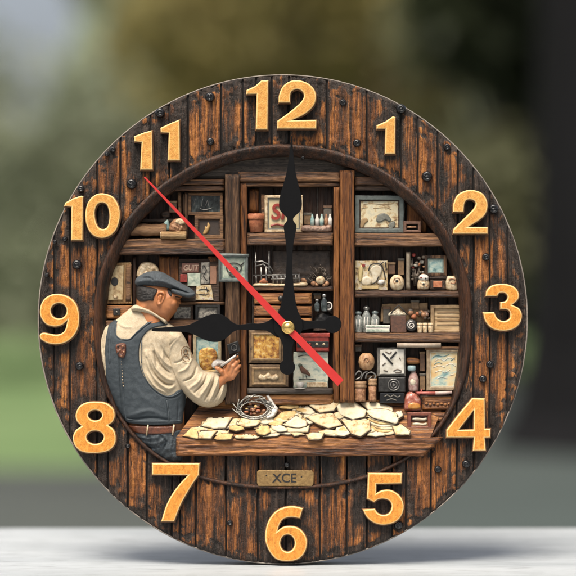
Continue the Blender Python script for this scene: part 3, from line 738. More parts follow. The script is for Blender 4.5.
# overalls
vest_o = cat([(108,325,1),(113,320.5),(117.5,321,1),(115.6,331),(119,337.5),(124,339.2),(129.5,338.6),(136,332),(147,322.5),(156,317,1),(163,320.5),(168.5,325,1),(153,328.5),(145,335),(140.5,345),(140,359),(143.5,373),(149,382),(157,390),(165,394.8),(172,394.4),(178,390),(184.6,389,1),(185.5,400),(183.5,412),(182.3,423.5,1),(152,425),(126,423,1),(117.5,411),(110,396),(106,380),(105,360),(105.5,341)], 4)
vest = rel('overalls', vest_o, DENIM, person, 1.0, 2.2, 1.6, tilt=BUL, step=.85, lines=[
    (B_([(162,-20),(166,120),(172,250),(180,370)]), .7, 1.0), (B_([(154,-20),(158,120),(164,250),(172,370)]), .6, -1.0),
    (B_([(262,80),(300,165),(360,225),(430,250),(480,225)]), .7, -1.0), (B_([(405,260),(412,320),(414,375)]), .6, -.9), (B_([(464,260),(462,320),(458,375)]), .6, -.9),
    (B_([(190,348),(250,330),(320,315),(390,345)]), 2.0, 1.3), (B_([(185,362),(260,358),(330,352),(420,366)]), 1.2, -1.6),
    (B_([(200,372),(300,374),(440,372)]), .7, 1.0), (B_([(240,200),(300,260),(380,290)]), 3, .8), (B_([(210,120),(230,220),(215,310)]), 3, -.8),
    (A_([(130,335),(138,395),(160,415),(210,418),(250,385),(310,335),(360,315)]), .6, -.8),
    (A_([(105,345),(100,430),(105,560)]), .6, -.8), (A_([(270,420),(264,500),(270,570)]), .6, -.8)], nz=.35, nzs=.2)
for k in range(9): mk('stitch', *ball(121.6+.25*k, 361+3.1*k, float(BUL(np.array([121.6]), np.array([361.+3*k]))[0])+3.3, .5, .9, .5, 8, 5), CREAM, vest)
def BD(x, y): return float(BUL(np.array([float(x)]), np.array([float(y)]))[0])
SEAM = mot('pale_denim_seam', (.070, .085, .095), (.030, .038, .045), .9, .8, 0, .3)
for sl in (B_([(168,90),(172,180),(180,290),(190,372)]), B_([(404,262),(412,320),(416,372)]), B_([(268,70),(284,122),(310,172),(352,214),(400,240),(436,240),(470,222)]), B_([(192,362),(260,368),(340,366),(420,372),(474,370)]),
           A_([(138,330),(136,380),(154,408),(208,414),(246,378),(306,332),(352,312)]), A_([(112,350),(106,430),(104,540)]), A_([(274,420),(270,480),(272,540)])):
    rod('seam', [(x, y, BD(x, y)+3.25) for x, y in cat(sl, 4, False)], .42, SEAM, vest, seg=6)
pt = rel('leather_patch', cat(A_([(140,440),(188,436),(192,470),(188,500),(172,516),(150,502),(138,478)]), 3), LEATH, vest, 2.6, 2.4, 1.2, tilt=BUL, step=.8, nz=.9, nzs=.5)
for x, y in ((150,452),(176,450),(160,470),(180,480),(168,502),(150,488)):
    q = A_([(x, y)])[0]; mk('rivet', *ball(q[0], q[1], float(BUL(np.array([q[0]]), np.array([q[1]]))[0])+5.1, 1.1, 1.1, .8, 10, 6), DARKM if x % 4 else CLAY, pt)
belt = rel('belt', cat([(126,425.4,1),(150,426),(176,425.6,1),(175.5,433,1),(150,434.2),(129.5,432.6,1)], 5), LEATH, person, 1.3, 1.6, 1.2, tilt=BUL, step=1, nz=.3, nzs=.3)
for x in (147.6, 173.5): rod('belt_loop', [(x+.8, 424.4, float(BUL(np.array([x]), np.array([428.]))[0])+3), (x, 430, float(BUL(np.array([x]), np.array([430.]))[0])+3.4), (x-.9, 435, float(BUL(np.array([x]), np.array([433.]))[0])+2.8)], .9, CREAM, belt)
rel('trousers', cat([(127,431,1),(152,433.5),(182,430,1),(186,440),(185,462,1),(166,464),(150,455),(137,444)], 4), JEANS, person, .4, 1.8, 1.6, tilt=BUL, step=1.1, lines=[
    (B_([(230,450),(300,462),(370,455)]), .9, 1.6), (B_([(260,475),(330,490),(400,470)]), 1.0, 1.4), (B_([(370,445),(400,480),(385,520)]), 1.0, -2.0),
    (B_([(395,455),(375,475),(360,500)]), 1.0, 1.8), (B_([(250,490),(310,515),(360,510)]), .8, -1.4), (B_([(430,450),(425,500),(420,560)]), .9, 1.1), (B_([(300,440),(320,470),(310,520)]), 1.0, -1.2)], nz=1.1, nzs=.22)
slv = cat([(168,331),(179,331),(185,339),(190,350),(195,360),(203,370.5),(210,372.2),(217,371.6),(222,375),(226,382),(226.8,391),(223,401),(216,406.5),(207,408),(197,405),(188,398),(180,389),(173,377),(167,362),(165,346)], 4)
sleeve = rel('sleeve', slv, SHIRT, person, -7.5, 15.5, 12, step=.8, lgain=1.6, lines=[
    (C_([(185,290),(140,340),(125,400)]), 1.2, 1.4), (C_([(175,300),(125,350),(112,410)]), .8, -1.2),
    ([(222,377),(220,388),(214,400)], .9, -1.8), ([(219,374.5),(216.5,386),(210,401)], 1.1, 1.8), ([(215.5,374),(212,386),(205,400)], .8, -1.8), ([(212,373.6),(208,385),(200,397)], 1.2, 1.8),
    ([(208,373),(203.5,383),(195,392)], .8, -1.6), ([(203,372),(199,381),(190,388)], 1.3, 1.5), ([(197,366),(193,376),(184,381)], .9, -1.4), ([(192,359),(187,368),(179,372)], 1.2, 1.2),
    ([(188,352),(182,360),(175,363)], .9, -.8), ([(224.5,380),(222.5,392),(217.5,403)], .8, 1.5), ([(200,399),(192,393),(186,385)], 1.4, 1.0), ([(180,386),(174,372),(170,358)], 1.6, .9),
    (C_([(195,365),(215,350),(238,372),(246,410),(232,432),(205,425),(192,395),(195,365)]), .8, .9), (C_([(208,380),(225,375),(232,405),(216,412)]), .8, -.7)], nz=.6, nzs=.10)
def SLV(x, y):
    P = np.array([[x, y]]); t = min(1, float(pdist(P, slv)[0])/12); return -7.5+15.5*math.sqrt(max(0, 1-(1-t)**2))
BADGE = mot('brown_badge_thread', (.20, .115, .05), (.10, .055, .025), .5, .8)
bl_ = [A_ if False else C_(q) for q in ([(192,372),(198,355),(214,348),(230,358),(240,380),(244,405),(236,425),(218,428),(202,415),(193,392)], [(205,372),(214,364),(224,374),(220,388),(208,386)], [(206,400),(216,396),(228,404),(232,416)])]
ln_ = []
for j, q in enumerate(bl_):
    c_ = cat(q, 3, j < 2); c_ = c_+[c_[0]] if j < 2 else c_
    ln_.append([(x, y, SLV(x, y)+.25) for x, y in c_])
fixn(mk('arm_badge', *joinVF([tube(l, .5, 6) for l in ln_]), BADGE, sleeve))
rod('pen', [(221.6, 365.6, 6.6), (229, 360.4, 8.4), (236.4, 354.9, 9.0)], [1.3, 1.35, 1.0], WHITE, None)
pen = COL.objects[-1] if False else bpy.data.objects['pen']; tagit(pen, 'white pen with a black tip held in the man\'s fingers', 'pen')
rod('pen_tip', [(236.3, 355, 9.0), (238.9, 352.9, 9.1)], [1.25, .5], INK, pen)
tagit(rel('folded_cloth', cat([(211.6,365),(213.5,361),(218,359.6),(222.5,360.4),(225.5,361.5),(224,364.6),(220,366),(216.5,367.6),(213,368)], 4), WHITE, None, 0, 5, 3, step=.8, nz=1.0, nzs=.3), 'small white folded cloth pinched at the man\'s thumb', 'cloth')

# ================================================================== things on the shelves
def art(name, stops, scale=.12, stretch=(1, 1, 1), rough=.6):
    m, nt, b = newmat(name); co = coords(nt, stretch)
    n = tex(nt, co, scale, 6, .62, .4); nt.links.new(ramp(nt, n, stops), b.inputs['Base Color']); b.inputs['Roughness'].default_value = rough
    bump(nt, b, n, .3, .0004); return m
A_FOSSIL = art('faded_print', [(.36, (0.186, 0.105, 0.0496)), (.45, (0.384, 0.298, 0.167)), (.52, (0.471, 0.409, 0.273)), (.62, (0.372, 0.341, 0.248))], .16)
A_ORANGE = art('amber_print', [(.34, (0.062, 0.0186, 0.0062)), (.44, (0.26, 0.105, 0.0186)), (.54, (0.446, 0.248, 0.0434)), (.66, (0.496, 0.372, 0.174))], .2)
A_MAP = art('map_print', [(.34, (0.0992, 0.186, 0.186)), (.44, (0.285, 0.341, 0.285)), (.52, (0.446, 0.372, 0.223)), (.64, (0.409, 0.26, 0.105))], .06, (1, 1, 1.4))
A_TEAL = art('teal_print', [(.38, (0.062, 0.124, 0.124)), (.48, (0.174, 0.273, 0.267)), (.6, (0.31, 0.36, 0.31))], .2)
A_GREEN = art('pale_green_print', [(.38, (0.136, 0.174, 0.136)), (.5, (0.26, 0.298, 0.236)), (.62, (0.384, 0.397, 0.31))], .15)
A_POSTER = art('worn_poster', [(.36, (0.062, 0.0248, 0.0124)), (.44, (0.223, 0.124, 0.062)), (.52, (0.36, 0.298, 0.186)), (.60, (0.186, 0.186, 0.136)), (.68, (0.31, 0.0868, 0.0434))], .15)
A_BIRD = art('seaside_print', [(.36, (0.161, 0.211, 0.186)), (.48, (0.322, 0.347, 0.285)), (.6, (0.459, 0.428, 0.322))], .12, (1, 1, 2))
A_GREY = art('grey_relief_print', [(.36, (0.031, 0.0279, 0.0248)), (.48, (0.136, 0.124, 0.105)), (.6, (0.298, 0.273, 0.223))], .28)
A_COLL = art('collage_print', [(.34, (0.031, 0.0248, 0.0186)), (.43, (0.248, 0.161, 0.0744)), (.52, (0.434, 0.341, 0.186)), (.6, (0.384, 0.36, 0.298)), (.7, (0.211, 0.062, 0.031))], .24)
A_DARK = art('dark_glass_print', [(.40, (0.00744, 0.00868, 0.00868)), (.55, (0.0217, 0.026, 0.026)), (.68, (0.0868, 0.0992, 0.0961))], .22, (1, 1, .5), .2)
def frame(label, x0, y0, x1, y1, d, fw, fm, pm, name='picture_frame', cat_='picture', th=4.0, inner=None, group=None):
    t = thing(name, label, cat_, ((x0+x1)/2, y1, d), group)
    sd = random.random()*30
    plate('frame', [wob(rect(x0, y0, x1, y1), .35, 4, sd), wob(rect(x0+fw, y0+fw, x1-fw, y1-fw), .3, 4, sd+3)], fm, t, d, d+th, .7)
    if inner:
        plate('inner_moulding', [wob(rect(x0+fw-.2, y0+fw-.2, x1-fw+.2, y1-fw+.2), .2, 4, sd+5), rect(x0+fw+1.3, y0+fw+1.3, x1-fw-1.3, y1-fw-1.3)], inner, t, d, d+th-1.4, .5)
    pbox('picture', x0+fw*.6, y0+fw*.6, x1-fw*.6, y1-fw*.6, d-.6, d+th-2.4, pm, t, .2)
    return t
def blob(name, pts, m, par, d, h, w=2, n=4, **kw): return rel(name, cat(pts, n), m, par, d, h, w, step=kw.pop('step', .9), **kw)
def strokes(name, lines, r, m, par):
    return fixn(mk(name, *joinVF([tube(cat(l, 4, False) if False else [(a, b, c) for a, b, c in l], r, 6) for l in lines]), m, par))
def st2(lines, d): return [[(x, y, d) for x, y in cat(l, 4, False)] for l in lines]

# --- left bay, upper shelf
t = frame('small dark glazed picture above the ochre-figured frame, top of the left bay', 187.5, 192, 222.5, 214.5, -20, 3, FRWOOD, A_DARK)
strokes('picture_marks', st2([[(202,198),(201,206)],[(205,205),(207,200),(208,206)],[(199,208),(205,209),(212,207)],[(195,197),(193,205)]], -17.6), .35, STEEL, t)
t = frame('small brown frame holding an ochre leaf shape, standing on the top left shelf', 194, 215, 223, 238.4, -19, 3.6, FRWOOD, mot('dark_ground', (0.031, 0.0186, 0.0124)), inner=FRDARK)
blob('leaf_motif', [(202,233),(204,228),(203,224),(206,226),(207,221),(210,225),(209,229),(207,233),(204,235)], mot('ochre_leaf', (0.341, 0.205, 0.0682)), t, -18, 2.4, 2)
t = thing('narrow_board', 'thin upright wooden slat left of the glazed picture', 'board', (179, 216, -20)); brd('slat', 177, 192, 180.5, 215, -22, -15, FRWOOD, t, 'y'); brd('slat', 182, 193, 185, 215, -22, -16, POSTG, t, 'y')
def log(label, xa, xb, y, r, d, mat, endm, name='log'):
    t = thing(name, label, 'log', ((xa+xb)/2, y+r, d))
    n = 12; pts = [(xa+(xb-xa)*k/n, y+.5*noise.noise(Vector((k*.7, y, 0))), d) for k in range(n+1)]
    rod('bark', pts, [r*(1+.12*noise.noise(Vector((k*.9, r, y)))) for k in range(n+1)], mat, t, seg=16)
    v, f = lathe([(r*.82, 0), (r*.80, .7), (.1, .9)], xa-.2, y, d, 16, 'y'); v = [(xa-.3-(c-d)*.9+.0, b, d+(a-xa)) for a, b, c in v]
    fixn(mk('cut_end', v, f, endm, t)); return t
LOGM = wood('split_log_wood', (0.279, 0.161, 0.0744), (0.161, 0.0806, 0.0372), (0.0496, 0.0217, 0.0093), 'x', 1.4)
log('long split log lying on the top left shelf against the rim', 126, 166, 229.5, 6.2, -13, LOGM, CREAM)
log('thin dark branch lying above the split log', 138, 176, 220, 1.8, -16, FRDARK, CLAY, 'branch')
log('short pale roll with a white cut end at the front of the top left shelf', 161, 186, 235.0, 3.7, -7, wood('pale_roll_wood', (0.384, 0.26, 0.124), (0.273, 0.161, 0.0682), (0.112, 0.0558, 0.0248), 'x', 1.5), CREAM, 'paper_roll')
t = thing('ornament', 'rust-brown rounded ornament with a pale crest beside the pale roll', 'ornament', (175, 231, -12))
blob('base', [(168,231),(169,224),(173,219),(179,218),(184,222),(186,228),(184,232),(176,233)], CLAY, t, -15, 7, 5, nz=1.4, nzs=.4)
blob('crest', [(174,222),(178,218),(183,219),(185,223),(181,225),(177,224)], CREAM, t, -10, 3.4, 2, nz=1.0, nzs=.6)
tagit(blob('glass_chip', [(163,222),(167,219),(169,224),(169,230),(165,231),(163,227)], A_TEAL, None, -15, 5, 3), 'small teal-grey lump between the split log and the rust ornament', 'ornament')
t = tagit(blob('carved_block', [(160,212),(168,210),(169,217),(162,218)], FRDARK, None, -20, 3, 2), 'tiny dark carved block above the branch near the rim', 'block')

# --- left bay, middle shelf
t = thing('key_cabinet', 'pale worn wooden cabinet with a round black hole, against the left rim', 'cabinet', (118, 305, -18))
CABM = wood('worn_pale_cabinet', (0.347, 0.236, 0.112), (0.223, 0.124, 0.0496), (0.062, 0.0279, 0.0124), 'z', 1.2)
plate('case', [wob([(105,263),(130,262),(131,304),(104,304)], .4, 4, 3)], CABM, t, -22, -13, 1); tmpo = plate('door', [wob([(108.5,266),(123,265),(122,300),(107,300.5)], .3, 4, 5)], mot('worn_cream_paint', (0.298, 0.211, 0.105), (0.149, 0.0806, 0.0341), .2, c3=(0.372, 0.298, 0.174)), t, -14, -11, .7)
plate('hole', [ell(113.8, 281.6, 3.6, 4.4, 18)], INK, t, -12, -10.6, .4); mk('latch', *ball(114.5, 297, -10.6, 2.2, 1.6, 1.2, 12, 8), CREAM, t)
brd('side_panel', 124.6, 264, 130.2, 302, -15, -11.4, FRWOOD, t, 'y')
t = thing('drawer_unit', 'small wooden drawer with a square black pull below the pale holed cabinet', 'drawer', (117, 319, -16))
brd('drawer_front', 104, 305.5, 131, 319, -20, -11, DRAW, t); plate('pull', [rect(112.4, 308.6, 119.4, 315.4)], DARKM, t, -11, -8.6, .8); mk('knob', *ball(116, 312, -8.4, 1.3), STEEL, t)
tagit(blob('stone_tablet', [(136,277),(137,268),(141,262.5),(148,261.5),(154,264),(157.5,269),(158,277),(148,279)], CREAM, None, -17, 3, 3, nz=.9, nzs=.3), 'pale rounded stone tablet behind the crown of the flat cap', 'tablet')
PWH_ = mot('dusty_pale_paint', (.36, .26, .19), (.22, .13, .09), .5)
t = thing('poster_board', 'worn poster board of patched cards with white lettering, right of the cap', 'poster', (197, 300, -14))
pbox('board', 178, 258.5, 219, 301.5, -19, -14.6, FRDARK, t, .6)
plate('card', [wob(rect(181,263,198,272.5), .4, 3, 1)], mot('brown_card', (0.136, 0.0527, 0.031), (0.062, 0.0248, 0.0186)), t, -14.8, -13.4, .3)
text_part('lettering', 'GUIT', 190, 267.8, 7.6, -13.2, PWH_, t, .2, .2, .85, .15)
plate('card', [wob(rect(187,273,200,286), .4, 3, 2)], A_GREEN, t, -14.8, -13.2, .3); plate('card', [wob(rect(200.5,262,209,284), .4, 3, 3)], A_GREY, t, -14.8, -13.4, .3)
plate('card', [wob([(196,286),(211,285),(213,300),(195,300)], .5, 3, 4)], A_COLL, t, -14.8, -12.6, .3); plate('card', [wob(rect(179.5,274,186.5,282), .5, 3, 5)], REDP, t, -14.8, -13.6, .3)
plate('card', [wob(rect(209.8,266,216,284), .5, 3, 6)], mot('rust_card', (0.248, 0.124, 0.0744)), t, -14.8, -13.8, .3); strokes('scribble', st2([[(198,290),(204,289),(209,291)],[(198,294),(206,295)],[(206,287),(207,292)],[(203,265),(206,270),(203,276),(207,281)]], -12.3), .4, INK, t)
frame('small dark framed carving close to the man\'s chin', 171, 304.5, 192.5, 321, -17, 2.4, FRDARK, A_GREY, group=None)
frame('black framed grey carving right of the one at the man\'s chin, above the hour hand', 194.5, 304.5, 220, 321, -17, 3.2, DARKM, A_GREY)
t = frame('teal-grey framed sign with a looped mark, hung on the left post', 218.5, 254.5, 248, 281.8, -5.4, 2.6, TEALF, A_GREEN, 'wall_sign', 'sign', th=4.6, inner=TEAL)
brd('top_rail', 217.5, 253.5, 249, 257, -4, .6, TEALF, t)
strokes('looped_mark', st2([[(226,268),(229,263.5),(236,263),(241,266),(240,271),(234,273),(228,271.5),(226.5,267.5)],[(231,268),(235,266.5),(238,268.5),(234,270.5)],[(241,265),(244,262)],[(229,274),(233,276.5),(238,274)]], -2.2), .55, DARKM, t)
# --- left bay, lower part behind the arm
t = frame('tall pale frame with an amber shape on teal, behind the man\'s forearm', 192.5, 334, 221, 374, -17, 3.2, mot('pale_frame', (0.347, 0.291, 0.186), (0.211, 0.155, 0.0868), .2), A_TEAL, th=4.5)
blob('amber_shape', [(199,366),(198,354),(202,349),(210,348),(216,352),(217,360),(213,369),(204,372)], A_ORANGE, t, -15, 2.4, 2, nz=.6, nzs=.3)
tagit(brd('wooden_board', 187.5, 335, 191, 362, -21, -14, mot('red_brown_slat', (0.136, 0.0434, 0.0217)), None, 'y'), 'thin red-brown upright slat left of the amber-shaped frame', 'board')
t = tagit(blob('soft_loaf', [(200,378),(203,372),(212,370),(217,372),(216,377),(208,380)], PAPER2, None, -14, 3, 2), 'flat tan card between the amber picture and the cuff', 'card')
t = thing('folding_camera', 'small black camera hung on the left post above the pen', 'camera', (234, 353, -3))
V, F = box(228.2, 342.5, 239.5, 353, -5.5, 1.5, 1); fixn(mk('case', [(x+.25*(y-348), y-.35*(x-234), d) for x, y, d in V], F, DARKM, t, False))
fixn(mk('lens', *lathe([(3.4, 0), (3.4, 2), (2.6, 2.4), (2.2, 1.6), (.1, 1.3)], 234.2, 347.6, 1.4, 18, 'y'), DARKM, t)); mk('glint_ring', *tube([(234.2+2.9*math.cos(a), 347.6+2.9*math.sin(a), 3.8) for a in np.linspace(0, 5.8, 14)], .4, 6, True), STEEL, t)

# --- middle bay, upper shelf
t = thing('flower_pot', 'terracotta flower pot on the top shelf of the middle bay', 'pot', (256, 232, -13))
turned('pot_body', [(6.2, 0), (7.4, 11), (7.6, 14)], 256, 232, -13, TERRA, t); turned('pot_rim', [(8.2, 13), (8.4, 14), (8.4, 18), (7.6, 18.8), (6.6, 18.6), (6.4, 14)], 256, 232, -13, TERRA, t)
tagit(brd('wooden_board', 248, 188, 258.5, 212, -23, -20, POST, None, 'y'), 'brown board standing behind the terracotta pot', 'board')
t = frame('pale frame with looping red letters behind the minute hand', 264.5, 194.5, 303, 232, -17, 3, CREAM, mot('cream_card', (0.471, 0.397, 0.248), (0.409, 0.322, 0.174), .1), th=4, inner=mot('grey_edge', (0.136, 0.136, 0.118)))
text_part('lettering', 'Sr', 279.5, 212, 22, -14.2, REDP, t, .3, .6, .95, .12)
strokes('underline', st2([[(270.5,225.5),(277,224),(284,225.5),(290,224.5)]], -14), 1.0, REDP, t)
t = tagit(brd('wooden_board', 261, 193, 265, 232, -21, -15.5, FRWOOD, None, 'y'), 'narrow slat leaning at the left of the red-lettered frame', 'board')
t = thing('bottle_crate', 'low pale crate of small dark and teal bottles on the top middle shelf', 'crate', (317, 232, -12))
blob('crate_base', [(302,231.5),(301.5,226),(308,224.5),(320,225),(331,224),(332.5,229),(331,232),(316,232.4)], mot('dusty_pink', (0.26, 0.174, 0.124), (0.124, 0.062, 0.0434), .3), t, -15, 7, 4, nz=1.2, nzs=.5)
for k, (x, m) in enumerate(((312.5, A_TEAL), (317.4, WHITE), (322, A_TEAL), (326.6, CLAY), (330.4, WHITE))): turned('bottle', [(2.1, 0), (2.2, 7), (1.3, 9), (.9, 11.5), (.9, 12.5)], x, 226, -13, m, t, seg=12)
# --- middle bay, second shelf
t = thing('wire_model_ship', 'pale wire model of a ship with two masts on the second middle shelf', 'model', (280, 286, -13))
W_ = []
for x, y0 in ((255.5, 252), (269, 251)): W_.append([(x, y0, -13), (x, 278, -13)])
W_ += [[(254, 262, -13), (262, 261, -13), (268, 264, -13), (273, 271, -13)], [(256, 266, -13), (263, 264, -13), (268, 268, -13), (271, 274, -13)]]
W_ += [[(253, 275.4, -12), (300, 274.5, -12)], [(271, 279, -11), (299, 278.4, -11)]]
for x in (256, 261, 266, 273, 277, 281, 285, 291, 296, 299): W_.append([(x, 275 if x > 270 or x < 257 else 267, -12), (x+.3, 284, -12)])
strokes('rigging', W_, .75, STEEL, t)
blob('hull', [(253,287),(254,283.5),(264,283),(280,283.6),(296,283),(304,281.5),(308,284),(305,287)], CREAM, t, -13, 6, 3)
blob('cargo', [(259,283),(261,279),(265,278.5),(268,283)], TERRA, t, -14, 3.4, 2); blob('cargo', [(301,281),(302,278),(306,279),(307,283)], CLAY, t, -14, 3, 2)
t = thing('dried_plant_bundle', 'dark twiggy bundle around a pale round flower, second middle shelf', 'plant', (321, 287, -13))
mk('flower', *ball(320.5, 280, -9, 4.6, 4.2, 3.4), CREAM, t)
tw = []
for k in range(46):
    a = random.uniform(0, 6.28); r = random.uniform(4, 12); x = 320+math.cos(a)*r; y = 277+math.sin(a)*r*.9; y = min(y, 286)
    tw.append([(320+math.cos(a)*2.5, 279+math.sin(a)*2.5, -14), (x+random.uniform(-1, 1), y-1, -12-random.random()*5), (x+random.uniform(-3, 3), y-random.uniform(0, 4), -16+random.random()*6)])
    tw[-1] = [(p[0], min(p[1], 285.6), p[2]) for p in tw[-1]]
strokes('twigs', tw, .55, mot('grey_twig', (0.0992, 0.0744, 0.0527), (0.031, 0.0217, 0.0155), .4), t)
for x, y, r in ((313.5,283.4,2.5),(327,283.6,2.4),(317,284.6,2),(324,285,1.9)): mk('seed_head', *ball(x, y, -10, r), CLAY, t)
t = thing('shadow_board', 'mottled dark board at the back of the second middle shelf', 'board', (296, 286, -21)); 
rel('panel', wob(rect(272, 250, 332, 285), .6, 4, 8), mot('mottled_bark', (0.0527, 0.0341, 0.0236), (0.0155, 0.00992, 0.00682), .2, bmp=.9), t, -23, 1.6, 3, step=1.8, nz=1.2, nzs=.2)
# --- drawers
t = thing('drawer_chest', 'small chest of three amber drawers behind the centre of the hands', 'drawers', (282, 328, -14))
brd('case', 252.5, 291, 313.5, 329, -22, -15.5, FRDARK, t)
for y0, y1 in ((293, 303.8), (306, 316), (318.2, 327.6)):
    dr = brd('drawer', 254, y0, 311.5, y1, -18, -9.5, DRAW, t); mk('knob', *ball(281, (y0+y1)/2, -8, 3, 3, 2.4), DARKM, dr)
tagit(brd('side_panel', 313.8, 328, 333, 331.5, -22, -12, FRDARK, None), 'narrow dark ledge under the dark jars', 'board')
for k, (x, h, r, m, lb) in enumerate(((317.3, 12, 2.6, GLASS, 'slim dark glass jar, left one of the trio right of the drawers'), (324.4, 17, 3.2, GLASS, 'tall dark glass jar in the middle of the trio right of the drawers'), (329.6, 9.5, 3.0, WHITE, 'small pale-handled jar at the right of the trio by the drawers'))):
    t = thing('small_jar', lb, 'jar', (x, 312, -12)); turned('jar_body', [(r*.8, 0), (r, 1.5), (r, h*.6), (r*.55, h*.75), (r*.55, h*.86)], x, 311.5, -12, m if k < 2 else DARKM, t); turned('lid', [(r*.7, h*.85), (r*.7, h), (.1, h*1.06)], x, 311.5, -12, STEEL, t)
    if k == 2: rod('handle', [(x+3*math.cos(a)-.5, 306+3.6*math.sin(a), -8) for a in np.linspace(-2, 2, 10)], .7, WHITE, t)
tagit(rel('dark_cloth', cat([(314,328),(315,318),(320,313),(328,312),(333,316),(333,328)], 4), DARKM, None, -21, 5, 5, nz=1.5, nzs=.2, step=1.4), 'heap of dark cloth under the three dark jars', 'cloth')
# --- middle bay, lower part
def panelbox(name, label, x0, y0, x1, y1, fm, pm, d=-17, cat_='box'):
    t = thing(name, label, cat_, ((x0+x1)/2, y1, d)); sd = random.random()*9
    plate('case', [wob(rect(x0, y0, x1, y1), .35, 4, sd)], fm, t, d-4, d+4.5, 1.2)
    plate('moulding', [wob(rect(x0+2.6, y0+2.6, x1-2.6, y1-2.6), .2, 4, sd+1), wob(rect(x0+5, y0+4.8, x1-5, y1-4.8), .2, 4, sd+2)], mot('antique_moulding', (0.26, 0.167, 0.0744), (0.112, 0.062, 0.0279), .3), t, d+3, d+6.4, .9)
    plate('panel', [rect(x0+4.8, y0+4.6, x1-4.8, y1-4.6)], pm, t, d+2, d+5.1, .3); return t
t = panelbox('small_cupboard', 'antique gold cupboard with a glowing amber panel, lower middle bay', 248.5, 330.5, 284, 363.5, mot('antique_wood', (0.161, 0.0992, 0.0465), (0.0682, 0.0372, 0.0186), .2), A_ORANGE)
mk('latch', *ball(251.2, 349, -11.5, .9, 1.8, .9, 10, 6), DARKM, t)
t = panelbox('jewel_box', 'antique gold box with a pale carved crest, under the amber cupboard', 249, 365, 288.5, 388, MC['antique_wood'], mot('crest_ground', (0.198, 0.136, 0.0682), (0.0868, 0.0527, 0.0248), .3))
blob('crest', [(258,379),(260,374.5),(264,376),(268,373),(272,376),(276,374.4),(279,378),(275,380.5),(268,379.6),(262,381)], CREAM, t, -12, 2.4, 1.5, nz=.8, nzs=.6, step=.7)
t = thing('red_tin', 'dark red tin with a dark ornate band, right of the clock centre', 'tin', (313, 352, -15))
plate('tin_body', [wob(rect(296.5, 335, 329.5, 351.6), .3, 4, 2)], REDP, t, -20, -10, 1.6); plate('lid', [wob(rect(295.8, 333.4, 330.2, 337.6), .3, 4, 2)], REDP, t, -20, -9.2, 1)
plate('band', [rect(297, 341.6, 329, 347.6)], DARKM, t, -11, -9.5, .3)
for x in (303, 310, 317, 324): mk('stud', *ball(x, 344.6, -9.4, 1.5, 1.1, .9, 10, 6), CREAM if x != 310 else REDP, t)
t = thing('bird_picture', 'unframed pale picture of a small dark bird, under the red tin', 'picture', (311, 388.5, -16))
plate('panel', [wob(rect(293.5, 352.5, 328.5, 388.4), .5, 4, 7)], A_BIRD, t, -20, -14, .6)
blob('bird_body', [(299,366),(301,365),(304,368),(308,371),(311,376),(309.5,377),(306,375),(302,374),(300,370)], mot('bird_brown', (0.0868, 0.031, 0.0124), (0.031, 0.0124, 0.0062)), t, -14.4, 2.2, 1.6, step=.6)
blob('bird_head', [(298,366),(299.5,364),(302,364.6),(302.4,367),(300,368.2)], mot('bird_green', (0.0372, 0.0465, 0.0279)), t, -14.2, 2, 1.2, step=.6)
strokes('bird_marks', st2([[(303,375),(303,379)],[(306,376),(307,379.4)],[(299,380),(308,379.6),(316,380.4)],[(298,357),(306,355.6),(316,357)]], -13.7), .35, INK, t)
plate('caption_strip', [rect(307, 383, 327.6, 387.8)], CREAM, t, -14.4, -13.2, .3)
t = thing('tea_cup', 'tiny white cup on the shelf below the bird', 'cup', (300, 389, -10)); turned('cup_bowl', [(1.6, 0), (3.6, 2.5), (4.3, 6), (3.9, 6), (3.1, 2.8), (.1, 1.5)], 300, 388.6, -9.5, WHITE, t); turned('saucer', [(5.6, 0), (6, .8), (.1, .9)], 300, 389, -9.5, WHITE, t)

# --- right bay, top shelf
t = frame('grey-green framed faded fossil print on the top right shelf', 355.5, 195, 404.5, 232.6, -17, 4.4, TEALF, A_FOSSIL, th=5, inner=FRDARK)
PR = mot('grey_print_ink', (0.136, 0.136, 0.112), (0.0744, 0.0744, 0.062), .4)
blob('printed_dome', [(377,221),(378,215),(383,212.6),(388,214),(392,219),(390,221.6),(386,219.6),(381,222)], PR, t, -14.3, 1.3, 1.2, step=.7)
blob('printed_shape', [(360,226),(362,219),(366,217),(369,220),(366,223),(363,228)], mot('brown_print_ink', (0.248, 0.161, 0.0744)), t, -14.3, 1.0, 1, step=.7); blob('printed_shape', [(389,228),(390,223),(395,220.6),(396,226),(392,229)], PR, t, -14.3, 1.2, 1, step=.7)
strokes('printed_lines', st2([[(364,204),(372,203),(384,204),(394,203)],[(362,208),(368,206.8)],[(374,208),(386,207),(392,209)],[(392,221),(397,219)],[(386,219),(389,225)]], -14.3), .3, mot('brown_print_ink', (0.248, 0.161, 0.0744)), t)
t = thing('wooden_toy', 'small open red-brown wooden box at the right of the top right shelf', 'box', (413, 232.6, -13))
plate('case', [rect(404, 221, 421.5, 232.4), rect(407, 224, 418.6, 229.6)], mot('red_brown_wood', (0.124, 0.0558, 0.031), (0.062, 0.0279, 0.0155), .3), t, -19, -9, .8); pbox('inside', 406, 223, 420, 230, -20, -15, INK, t, .2); plate('bar', [rect(408, 225.6, 417, 227.6)], CLAY, t, -15, -10, .5)
t = thing('upright_plank', 'brown plank leaning behind the open red-brown box', 'board', (414, 232, -21)); brd('plank', 408, 194, 428, 232, -23, -19.6, POST, t, 'y')
